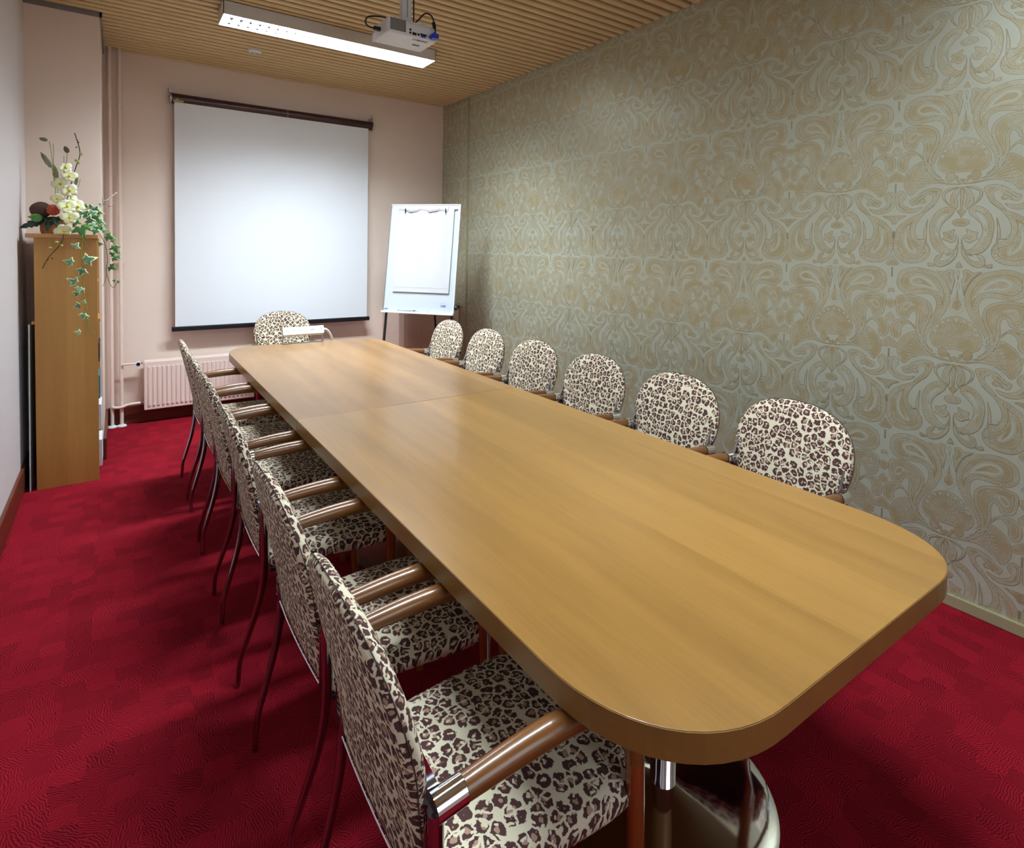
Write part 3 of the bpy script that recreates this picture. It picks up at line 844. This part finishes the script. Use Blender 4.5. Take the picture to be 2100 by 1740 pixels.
tag(make_lamp(.565, 2.072, .95, 1.182), 'long white ceiling lamp above the near end of the table', 'ceiling lamp', 'ceiling lamps')
def area(x, y, z, sx, sy, p, col, spread, nm):
    l = bpy.data.lights.new(nm, 'AREA'); l.shape = 'RECTANGLE'; l.size = sx; l.size_y = sy; l.energy = p; l.color = col; l.spread = math.radians(spread)
    o = bpy.data.objects.new(nm, l); COL.objects.link(o); o.location = (x, y, z); return o
LCOL = (.80, .92, 1.)
area(1.318, 4.22, SB-.052, 1.46, .2, 138, LCOL, 140, 'lamp_light_far')
area(1.318, 1.066, SB-.052, 1.46, .2, 66, LCOL, 140, 'lamp_light_near')

# weak cool fill, given a window added in the wall behind the camera
wn = struct(MB().box(.35, 1.75, YF, YF+.03, .95, 1.0).box(.35, 1.75, YF, YF+.03, 2.25, 2.3).box(.35, .40, YF, YF+.03, 1.0, 2.25).box(1.70, 1.75, YF, YF+.03, 1.0, 2.25).build('added_window_1', WHITE), 'added white window frame in the wall behind the camera')
wl = area(1.05, YF+.02, 1.62, 1.28, 1.24, 16, (.72, .86, 1.), 180, 'window_fill')
wl.rotation_euler = (PI/2, 0, 0)
# smoke detector
sd = empty('smoke_detector', (.92, 5.02, SB), 'small round white smoke detector on the slatted ceiling', 'smoke detector')
MB().lathe([(.001, -.001), (.052, -.001), (.05, -.012), (.034, -.022), (.001, -.024)], seg=32).build('housing', WPLAST, sd, smooth=True)
m = MB()
for k in range(6):
    a = k*PI/3; m.box(-.002, .002, .01, .03, -.0245, -.0225, mat=Matrix.Rotation(a, 4, 'Z'))
m.build('vents', BLACK, sd)

# ------------------------------------------------------------------ projector
pj = empty('projector', (1.305, 2.955, 2.65), 'white ceiling projector with black and blue cables hanging over the table', 'projector')
body = MB().box(-.143, .143, -.105, .105, 0, .082).build('body', WPLAST, pj, bevel=.012, bseg=3)
B(-.146, -.142, -.098, .11, -.002, .05).build('side_flap', WPLAST, body, bevel=.0015)
m = MB()
for k in range(17): m.box(-.128+k*.0052, -.1256+k*.0052, -.1065, -.1045, .016, .072)
B(-.130, -.043, -.1058, -.1048, .014, .074).build('vent_recess', BLACK, body)
m.build('vent_fins', ALU, body)
B(-.04, .135, -.1056, -.1048, .064, .0655).build('panel_seam', GREYP, body)
m = MB()
for z in (.018, .034): m.tube([(-.018, -.1045, z), (-.018, -.108, z)], .0062, 14)
m.build('audio_jack', BLACK, body, smooth=True)
for nm, a0, a1, z0, z1 in (('video_port', -.006, .018, .010, .024), ('usb_port', .024, .035, .012, .024), ('serial_port', .040, .078, .018, .028)):
    B(a0, a1, -.107, -.1045, z0, z1).build(nm, BLACK, body)
B(.044, .070, -.108, -.1045, .008, .017).build('vga_port', BLUE, body)
# underside stickers and foot
B(.01, .10, -.085, -.06, -.0008, .001).build('rating_label', GREYP, body)
B(.035, .055, -.081, -.064, -.0012, .001).build('label_block', BLACK, body)
B(.062, .09, -.077, -.070, -.0012, .001).build('label_text', BLACK, body)
B(.05, .085, -.04, -.037, -.001, .001).build('small_print', WHITE, body)
B(.045, .085, -.005, .012, -.0015, .001).build('vent_slot', BLACK, body)
# lens at the screen side
MB().tube([(.06, .10, .045), (.06, .125, .045)], .03, 24).build('lens', BLACK, body, smooth=True)
# mount: plate with four arms and a square post up to the ceiling
mt = MB().box(-.05, .05, -.045, .045, .084, .094).build('mount_plate', WPLAST, pj, bevel=.003)
m = MB()
for sx, sy in ((1, 1), (1, -1), (-1, 1), (-1, -1)): m.tube([(sx*.03, sy*.03, .09), (sx*.085, sy*.06, .092)], .008, 8); m.tube([(sx*.085, sy*.06, .08), (sx*.085, sy*.06, .104)], .010, 10)
m.build('mount_arm', WPLAST, mt, smooth=True)
B(-.028, .028, -.022, .022, .094, SB-2.65+.02).build('post', WPLAST, mt, bevel=.003)
B(-.002, .004, -.0235, -.0215, .13, SB-2.65-.06).build('post_slot', GREYP, mt)
B(-.06, .06, -.06, .06, SB-2.65-.006, SB-2.65).build('ceiling_plate', WPLAST, mt, bevel=.003)
cb = catmull([(.04, .0, SB-2.65), (.041, -.012, .30), (.042, -.015, .12), (.03, -.03, .095), (.045, -.06, .11), (.075, -.09, .145), (.10, -.115, .13), (.112, -.125, .09), (.116, -.132, .05), (.112, -.135, .03)], 6)
MB().tube(cb, .0042, 8).build('video_cable', BLACK, pj, smooth=True)
MB().tube([(.109, -.122, .095), (.114, -.128, .065)], .0095, 12).build('cable_ferrite', BLACK, pj, smooth=True)
vp = MB().box(.095, .128, -.150, -.108, .006, .032).build('video_plug', BLUE, pj, bevel=.004)
m = MB()
for a in (.091, .131): m.tube([(a, -.110, .018), (a, -.140, .018)], .0045, 10)
m.build('plug_screw', BLUE, vp, smooth=True)
pc = catmull([(-.03, .03, .10), (-.08, .04, .12), (-.13, .05, .125), (-.20, .03, .10), (-.225, .0, .055), (-.21, -.01, .035), (-.175, -.005, .035)], 6)
MB().tube(pc, .0045, 8).build('power_cable', BLACK, pj, smooth=True)
B(-.182, -.142, -.014, .006, .026, .046).build('power_plug', BLACK, pj, bevel=.003)

# ------------------------------------------------------------------ bookcase
bc = empty('bookcase', (-.26, 4.66, 0), 'tall narrow birch bookcase with an overhanging top in the left corner', 'bookcase')
C0 = bc.location; cx0, cx1, cy0, cy1, ch = -.415, -.105, 4.46, 4.835, 1.545
B(cx0-C0.x, cx1-C0.x, cy0-C0.y, cy0+.02-C0.y, 0, ch).build('side_panel', CAB, bc, bevel=.0015)
B(cx0-C0.x, cx1-C0.x, cy1-.02-C0.y, cy1-C0.y, 0, ch).build('side_panel', CAB, bc, bevel=.0015)
B(cx0+.004-C0.x, cx0+.012-C0.x, cy0+.02-C0.y, cy1-.02-C0.y, .05, ch).build('back_panel', CAB, bc)
B(-.453-C0.x, cx1+.004-C0.x, cy0-.012-C0.y, cy1+.012-C0.y, ch, ch+.026).build('top_board', CABTOP, bc, bevel=.002)
SH_Z = [.06, .30, .50, .74, 1.0, 1.26]
for z in SH_Z:
    B(cx0+.012-C0.x, cx1-.004-C0.x, cy0+.02-C0.y, cy1-.02-C0.y, z, z+.018).build('shelf', CABTOP, bc)
B(-.432-C0.x, -.094-C0.x, cy0+.022-C0.y, cy1-.022-C0.y, 1.018, 1.036).build('pull_out_shelf', CABTOP, bc)
gl = NT('clear_glass'); gl.set('Base Color', (.8, .95, .95, 1)); gl.set('Roughness', .25); gl.set('Transmission Weight', .25); gl.set('IOR', 1.45)
g = B(-.003, .003, -.16, .16, 0, 1.02).build('glass_pane', gl.m); g.location = (-.446, 4.62, .0); g.rotation_euler = (0, .004, 0)
tag(g, 'thin clear glass pane standing between the bookcase and the left wall', 'glass pane')
# things on the shelves that show at the open edge
def onshelf(name, z, h, x1, mat, label, cat, y0=4.50, y1=4.66, w=.012):
    if w > .05:
        o = B(-.09, 0, 0, y1-y0, 0, h).build(name, mat); o.location = (x1, y0, z+.018)
    else:
        o = B(-.14, 0, 0, .22, 0, h).build(name, mat); o.location = (x1, y0, z+.018)
    return tag(o, label, cat)
paper2 = simple('brochure_paper', srgb(222, 224, 236), .6)
onshelf('brochure_stack', .30, .16, -.092, paper2, 'white brochures leaning out of the bookcase, upper of two', 'brochure')
onshelf('brochure_stack', .06, .17, -.090, paper2, 'white brochures on the lowest shelf of the bookcase', 'brochure')
onshelf('binder', .50, .15, -.099, simple('teal_card', srgb(60, 120, 130), .5), 'teal binder edge on the middle shelf of the bookcase', 'binder')
onshelf('box_file', .74, .12, -.099, BLACK, 'black box file edge in the bookcase above the teal binder', 'box')

# coat hook on the column side
hk = empty('coat_hook', (-.09, 5.02, 1.81), 'small chrome coat hook on the side of the column above the ivy', 'coat hook')
MB().box(0, .006, -.02, .02, -.03, .03).build('back_plate', CHROME, hk, bevel=.002)
m = MB(); m.tube(catmull([(.004, 0, .01), (.03, 0, .015), (.06, 0, .045), (.085, 0, .07)], 4), .004, 8); m.ball((.085, 0, .07), .007, 10)
m.build('upper_arm', CHROME, hk, smooth=True)
m = MB(); m.tube(catmull([(.004, 0, -.01), (.03, 0, -.028), (.055, 0, -.025), (.06, 0, -.008)], 4), .0035, 8); m.ball((.06, 0, -.006), .006, 10)
m.build('lower_arm', CHROME, hk, smooth=True)

# ------------------------------------------------------------------ power strip on the table
ps = empty('power_strip', (1.228, 4.725, .74), 'white desk power socket bar on small metal feet at the far end of the table', 'power strip')
rot = Matrix.Rotation(math.radians(-12), 4, 'X')
m = MB().box(-.16, .16, -.026, .026, -.032, .032, mat=Matrix.Translation((0, 0, .095)) @ Matrix.Rotation(math.radians(-25), 4, 'X'))
bar = m.build('bar', WHITE, ps, bevel=.002)
Rm = Matrix.Translation((0, 0, .095)) @ Matrix.Rotation(math.radians(-25), 4, 'X')
# sockets sit on the face turned towards the camera
for i, x in enumerate((-.125, -.078, -.031)):
    m = MB(); mm = Rm @ Matrix.Translation((x, -.026, .0)) @ Matrix.Rotation(PI/2, 4, 'X')
    m.lathe([(.001, .0008), (.0175, .0008), (.0175, .0022), (.0155, .0022), (.0150, .0012), (.001, .0012)], seg=24, mat=mm)
    so = m.build('socket', WPLAST, bar, smooth=True)
    m = MB()
    for dx in (-.006, .006): m.lathe([(.001, .0011), (.0028, .0011), (.0028, .0016), (.001, .0016)], c=(0, 0, 0), seg=10, mat=mm @ Matrix.Translation((dx, 0, 0)))
    m.build('pin_hole', BLACK, so)
m = MB().box(.055, .085, -.0275, -.0258, -.004, .006, mat=Rm); m.build('data_port', GREYP, bar)
m = MB().box(.125, .15, -.0275, -.0258, .004, .012, mat=Rm); m.build('small_label', GREYP, bar)
for x, e in ((-.155, 1), (.155, -1)):
    m = MB().box(x-.003, x+.003, -.014, .014, .0, .085); m.box(min(x, x+.045*e), max(x, x+.045*e), -.014, .014, 0, .004)
    m.build('foot', ALU, ps, bevel=.001)
m = MB(); pth = catmull([(.16, .01, .10), (.19, .015, .095), (.22, .03, .065), (.245, .045, .015), (.25, .06, -.04), (.24, .075, -.12)], 5)
m.tube(pth, [.009+.0012*(i % 2) for i in range(len(pth))], 12); m.build('cable_hose', WHITE, ps, smooth=True)

# ------------------------------------------------------------------ flower arrangement on the bookcase
fa = empty('flower_arrangement', (-.33, 4.62, 1.571), 'flower arrangement of cream orchids and trailing variegated ivy on the bookcase', 'flower arrangement')
A0_ = fa.location
def P(px, py, y=4.56): return at(px, py, y)-A0_
TAN = simple('terracotta_pot', srgb(168, 118, 70), .6)
MB().lathe([(.001, 0), (.062, 0), (.068, .02), (.072, .085), (.066, .085), (.06, .07), (.001, .07)], c=(.0, .0, 0), seg=36).build('pot', TAN, fa, smooth=True)
MOSS = simple('moss', srgb(44, 62, 30), .9, vary=.3, bump=.5)
MB().ball((0, 0, .085), .062, 16, (1, 1, .4), .15).build('moss', MOSS, fa, smooth=True)
def leafmat(nm, inner, edge, e0=.6, e1=.72):
    t = NT(nm); tc = t.n('ShaderNodeTexCoord'); sp = t.n('ShaderNodeSeparateXYZ', i_Vector=tc.outputs['UV'])
    nz = t.noise(tc.outputs['Object'], 90, 2)
    r = t.math('MULTIPLY_ADD', nz.outputs[0], .35, t.math('SUBTRACT', sp.outputs[0], .17))
    t.set('Base Color', t.mix(t.step(r, e0, e1), t.mix(nz.outputs[0], inner, tuple(c*1.6 for c in inner[:3])+(1,)), edge)); t.set('Roughness', .5)
    return t.m
IVY = leafmat('variegated_ivy', srgb(58, 104, 76), srgb(206, 212, 160), .72, .84)
IVYG = leafmat('green_ivy', srgb(52, 96, 40), srgb(120, 150, 80), .8, .95)
PETAL = leafmat('orchid_petal', srgb(222, 224, 150), srgb(238, 238, 208), .3, .8)
DKLEAF = simple('dark_fern', srgb(24, 66, 48), .5, vary=.3)
OLIVE = simple('dried_leaf', srgb(104, 102, 74), .7, vary=.25)
STEM = simple('green_stem', srgb(120, 140, 40), .6); DST = simple('dark_stem', srgb(58, 44, 46), .6)
BUD = simple('green_bud', srgb(160, 168, 84), .5)
IVYSH = [(0, -.12), (.10, -.34), (.40, -.50), (.46, -.26), (.62, -.16), (1.0, .05), (.66, .18), (.36, .22), (.28, .52), (0, 1.15)]
def leaf(shape, size, loc, nrm, upv, mat, parent, name='leaf', cup=.15, thick=.0012):
    """a leaf with radial uv, slightly cupped, two-sided with thickness"""
    nrm = Vector(nrm).normalized(); upv = Vector(upv); upv = (upv-nrm*upv.dot(nrm)).normalized(); rt = upv.cross(nrm)
    if shape is IVYSH: size *= 1.4
    c = list(shape)+[(-a, b) for a, b in reversed(shape[1:-1])]
    N = len(c); vs = []; uv = []
    for side in (0, 1):
        for s in (0, .55, 1):
            for a, b in c:
                x, yv = a*s*size, (b*s)*size
                d = -cup*size*(s**2)*(a*a+.5*b*b)+cup*.35*size*abs(a)*s-side*thick
                vs.append(Vector(loc)+rt*x+upv*yv+nrm*d); uv.append((s, .5))
    fs = []
    for side in (0, 1):
        o = side*3*N
        for j in range(2):
            for k in range(N):
                k2 = (k+1) % N
                f = [o+j*N+k, o+j*N+k2, o+(j+1)*N+k2, o+(j+1)*N+k]
                if j == 0: f = [f[0], f[2], f[3]]
                fs.append(tuple(f if side == 0 else f[::-1]))
    for k in range(N):
        k2 = (k+1) % N; fs.append((2*N+k, 2*N+k2, 5*N+k2, 5*N+k))
    me = bpy.data.meshes.new(name); me.from_pydata([tuple(v) for v in vs], [], fs)
    ul = me.uv_layers.new(name='uv')
    for l in me.loops: ul.data[l.index].uv = uv[l.vertex_index]
    me.materials.append(mat)
    me.polygons.foreach_set('use_smooth', [True]*len(me.polygons)); me.update()
    o = bpy.data.objects.new(name, me); COL.objects.link(o); o.parent = parent
    return o
rnd = random.Random(11)
CAMD = Vector((0.05, -1, 0))
def nv(j=.35): return Vector((CAMD.x+rnd.uniform(-j, j), -1, rnd.uniform(-j*.3, j)+.15))
# trailing vines: stem path and leaves (px, py, size mm, up angle deg)
def vine(path, leaves, mat, y=4.43, dy=None, r=.0022, stem=STEM):
    pts = [P(a, b, y if dy is None else dy[i]) for i, (a, b) in enumerate(path)]
    st = MB().tube(catmull(pts, 6), r, 7).build('ivy_vine', stem, fa, smooth=True)
    for (a, b, s, ang) in leaves:
        u = Vector((math.sin(math.radians(ang)), 0, math.cos(math.radians(ang))))
        yy = y if dy is None else dy[min(range(len(path)), key=lambda i: (path[i][0]-a)**2+(path[i][1]-b)**2)]
        leaf(IVYSH, s/1000, P(a, b, yy-.012-rnd.random()*.012), nv(), u, mat, st)
vine([(150, 462), (168, 480), (169, 500), (166, 520), (168, 545), (170, 570), (171, 595), (176, 620), (180, 640), (181, 665), (176, 688)],
     [(155, 505, 22, 30), (144, 538, 27, -70), (180, 533, 36, 70), (168, 556, 28, 200), (152, 578, 29, -60), (163, 592, 22, 200), (158, 603, 20, -60), (168, 597, 15, 40), (161, 627, 20, 250), (172, 620, 12, 20), (171, 647, 22, 190), (177, 651, 13, 60), (162, 682, 17, -80)],
     IVY, dy=[4.56, 4.43, 4.42, 4.42, 4.42, 4.42, 4.42, 4.42, 4.42, 4.42, 4.42])
MB().tube(catmull([P(180, 655, 4.43), P(186, 672, 4.43), P(192, 682, 4.43), P(199, 684, 4.43)], 5), .0016, 6).build('tendril', STEM, fa, smooth=True)
MB().tube(catmull([P(170, 487, 4.43), P(175, 500, 4.43), P(181, 510, 4.43)], 5), .0012, 6).build('tendril', STEM, fa, smooth=True)
vine([(190, 470), (205, 482), (214, 498), (219, 515), (221, 535), (218, 555), (222, 572), (227, 585), (234, 590), (239, 580)],
     [(206, 500, 13, 200), (222, 485, 26, 110), (230, 492, 20, 70), (236, 508, 28, 160), (230, 522, 20, 60), (234, 530, 18, 120), (243, 518, 11, 40), (242, 527, 14, 140), (228, 548, 24, 120), (235, 576, 11, -70), (242, 578, 11, 80)],
     IVYG, dy=[4.56]+[4.5]*9)
MB().tube(catmull([P(220, 560, 4.5), P(216, 575, 4.5), P(211, 588, 4.5)], 5), .0015, 6).build('tendril', STEM, fa, smooth=True)
# ivy mass to the right of the orchids
st = MB().tube(catmull([P(140, 450), P(165, 445), P(190, 440), P(205, 430)], 5), .0025, 7).build('ivy_vine', STEM, fa, smooth=True)
for a, b, s, ang, y in ((166, 470, 46, 160, 4.44), (172, 440, 30, 40, 4.52), (182, 452, 32, 100, 4.5), (190, 438, 26, 60, 4.52), (196, 430, 24, 20, 4.54), (203, 436, 22, 100, 4.54), (188, 428, 26, -20, 4.56), (176, 424, 14, 0, 4.56), (196, 448, 28, 130, 4.5),
                        (205, 455, 24, 110, 4.5), (190, 462, 30, 150, 4.48), (204, 466, 26, 120, 4.48), (213, 470, 22, 100, 4.48), (196, 474, 24, 190, 4.46), (160, 447, 26, -40, 4.5), (150, 430, 22, 10, 4.56), (180, 466, 26, 60, 4.46), (205, 420, 12, 10, 4.56), (155, 455, 26, 200, 4.5), (185, 445, 26, 0, 4.54)):
    u = Vector((math.sin(math.radians(ang)), 0, math.cos(math.radians(ang))))
    leaf(IVYSH, s/1000, P(a, b, y), nv(.5), u, IVY if rnd.random() > .35 else IVYG, st)
# dark ferns to the left
FERN = [(0, -.05), (.12, .0), (.10, .12), (.22, .18), (.16, .28), (.26, .38), (.17, .48), (.22, .6), (.12, .68), (.14, .8), (0, 1.05)]
for a, b, s, ang in ((90, 452, 120, -115), (95, 450, 90, -75), (108, 448, 70, 150), (118, 446, 80, 100), (100, 452, 70, 185), (85, 447, 50, -50), (128, 440, 60, 60), (112, 452, 60, 215)):
    u = Vector((math.sin(math.radians(ang)), 0, math.cos(math.radians(ang))))
    leaf(FERN, s/1000, P(a, b, 4.55), Vector((0, -1, .5)), u, DKLEAF, fa, 'fern_leaf', .3)
ROUND = [(0, -.1), (.35, .0), (.5, .3), (.45, .65), (.2, .95), (0, 1.0)]
leaf(ROUND, .055, P(84, 449, 4.53), nv(), Vector((-.9, 0, .3)), IVYG, fa, 'round_leaf')
# dried pod and red banksia ball
POD = simple('brown_pod', srgb(74, 50, 40), .75, vary=.3, bump=.6)
MB().ball(P(84, 431, 4.6), .056, 18, (1, .8, .9), .06).build('dried_pod', POD, fa, smooth=True)
REDB = simple('red_berry_ball', srgb(170, 66, 42), .7, vary=.4, scale=200, bump=1.)
MB().ball(P(109, 431, 4.55), .033, 26, (1, 1, 1), .14).build('red_flower_ball', REDB, fa)
# orchids
PET = [(0, 0), (.3, .12), (.5, .42), (.46, .75), (.2, .98), (0, 1.0)]
YC = simple('yellow_centre', srgb(196, 190, 50), .5)
def orchid(px, py, s, y, face=(0, -1, .1), rot=0):
    s *= 1.15
    c = P(px, py, y); n = Vector(face).normalized()
    m = MB().ball(c+n*.006, .0075, 10).build('orchid_flower', YC, fa, smooth=True)
    m['label'] = 'cream orchid with a yellow centre'
    for k, (ang, sc2) in enumerate(((0, .95), (72, 1.1), (144, .85), (216, .85), (288, 1.1))):
        a = math.radians(ang+rot); t0 = n.cross(Vector((0, 0, 1))).normalized(); t1 = t0.cross(n)
        u = t0*math.sin(a)+t1*math.cos(a)
        leaf(PET, s/1000*sc2, c+u*.003+n*(.001*k), n, u, PETAL, m, 'petal', -.25)
for q in ((135, 345, 28, 4.55, (.2, -1, .3), 30), (142, 362, 34, 4.54, (.1, -1, .2), 0), (124, 378, 36, 4.55, (-.3, -1, .1), 20), (143, 392, 36, 4.53, (.2, -1, 0), 40),
          (118, 408, 30, 4.57, (-.4, -1, .2), 10), (138, 424, 40, 4.52, (.1, -1, .3), 15), (160, 425, 34, 4.55, (.3, -1, .2), 50), (143, 447, 38, 4.49, (0, -1, .1), 5), (131, 474, 38, 4.45, (0, -1, -.2), 25), (150, 412, 26, 4.57, (.2, -1, .4), 60)):
    orchid(*q)
# branches
def branch(path, r, y, mat=DST, buds=()):
    b = MB().tube(catmull([P(a, c, y) for a, c in path], 5), r, 7).build('branch', mat, fa, smooth=True)
    for a, c, s in buds: MB().ball(P(a, c, y-.004), s/1000, 10, (1, 1, .85)).build('bud', BUD if s > 7 else DST, b, smooth=True)
branch([(128, 445), (140, 400), (148, 370), (155, 345), (163, 322), (163, 305), (157, 285), (153, 273)], .0028, 4.575, buds=((166, 316, 11), (157, 329, 11), (161, 334, 10), (157, 302, 5), (161, 292, 5), (159, 288, 4)))
branch([(131, 480), (127, 496), (115, 512), (100, 528), (87, 551)], .0022, 4.43, buds=((116, 497, 10), (126, 504, 9), (103, 509, 10), (107, 530, 5), (98, 533, 5)))
branch([(129, 430), (129, 400), (120, 385), (118, 388)], .0022, 4.58)
# dried calla-like leaves on stalks
for path, leafp, s, ang in (([(118, 440), (112, 370), (108, 335), (104, 305), (101, 290)], (98, 288), 44, -80), ([(120, 440), (112, 375), (107, 345)], (106, 345), 105, -28),
                            ([(130, 430), (135, 350), (137, 330), (138, 315)], (140, 314), 52, -28), ([(121, 440), (119, 400), (117, 370)], (118, 368), 95, -12), ([(150, 420), (155, 385)], (155, 380), 62, 5)):
    b = MB().tube(catmull([P(a, c, 4.59) for a, c in path], 5), .0018, 6).build('dried_stalk', STEM, fa, smooth=True)
    u = Vector((math.sin(math.radians(ang)), 0, math.cos(math.radians(ang))))
    leaf([(0, 0), (.10, .1), (.15, .4), (.12, .75), (0, 1.05)] if s > 60 else [(0, 0), (.2, .1), (.28, .4), (.22, .75), (0, 1.0)], s/1000, P(*leafp, 4.585), nv(), u, OLIVE, b, 'dried_leaf', .2)
for path in ([(108, 360), (110, 320), (109, 295)], [(131, 350), (131, 320)], [(160, 385), (165, 368)]):
    MB().tube(catmull([P(a, c, 4.59) for a, c in path], 4), .0014, 6).build('dried_stalk', OLIVE, fa, smooth=True)

# ------------------------------------------------------------------ world and view
w = bpy.data.worlds.new('world'); SC.world = w; w.use_nodes = True
w.node_tree.nodes['Background'].inputs[0].default_value = (.8, .85, 1, 1); w.node_tree.nodes['Background'].inputs[1].default_value = .1
vs_ = SC.view_settings
vs_.view_transform = 'Standard'; vs_.look = 'None'; vs_.gamma = 1; vs_.use_curve_mapping = False; vs_.exposure = 0.0
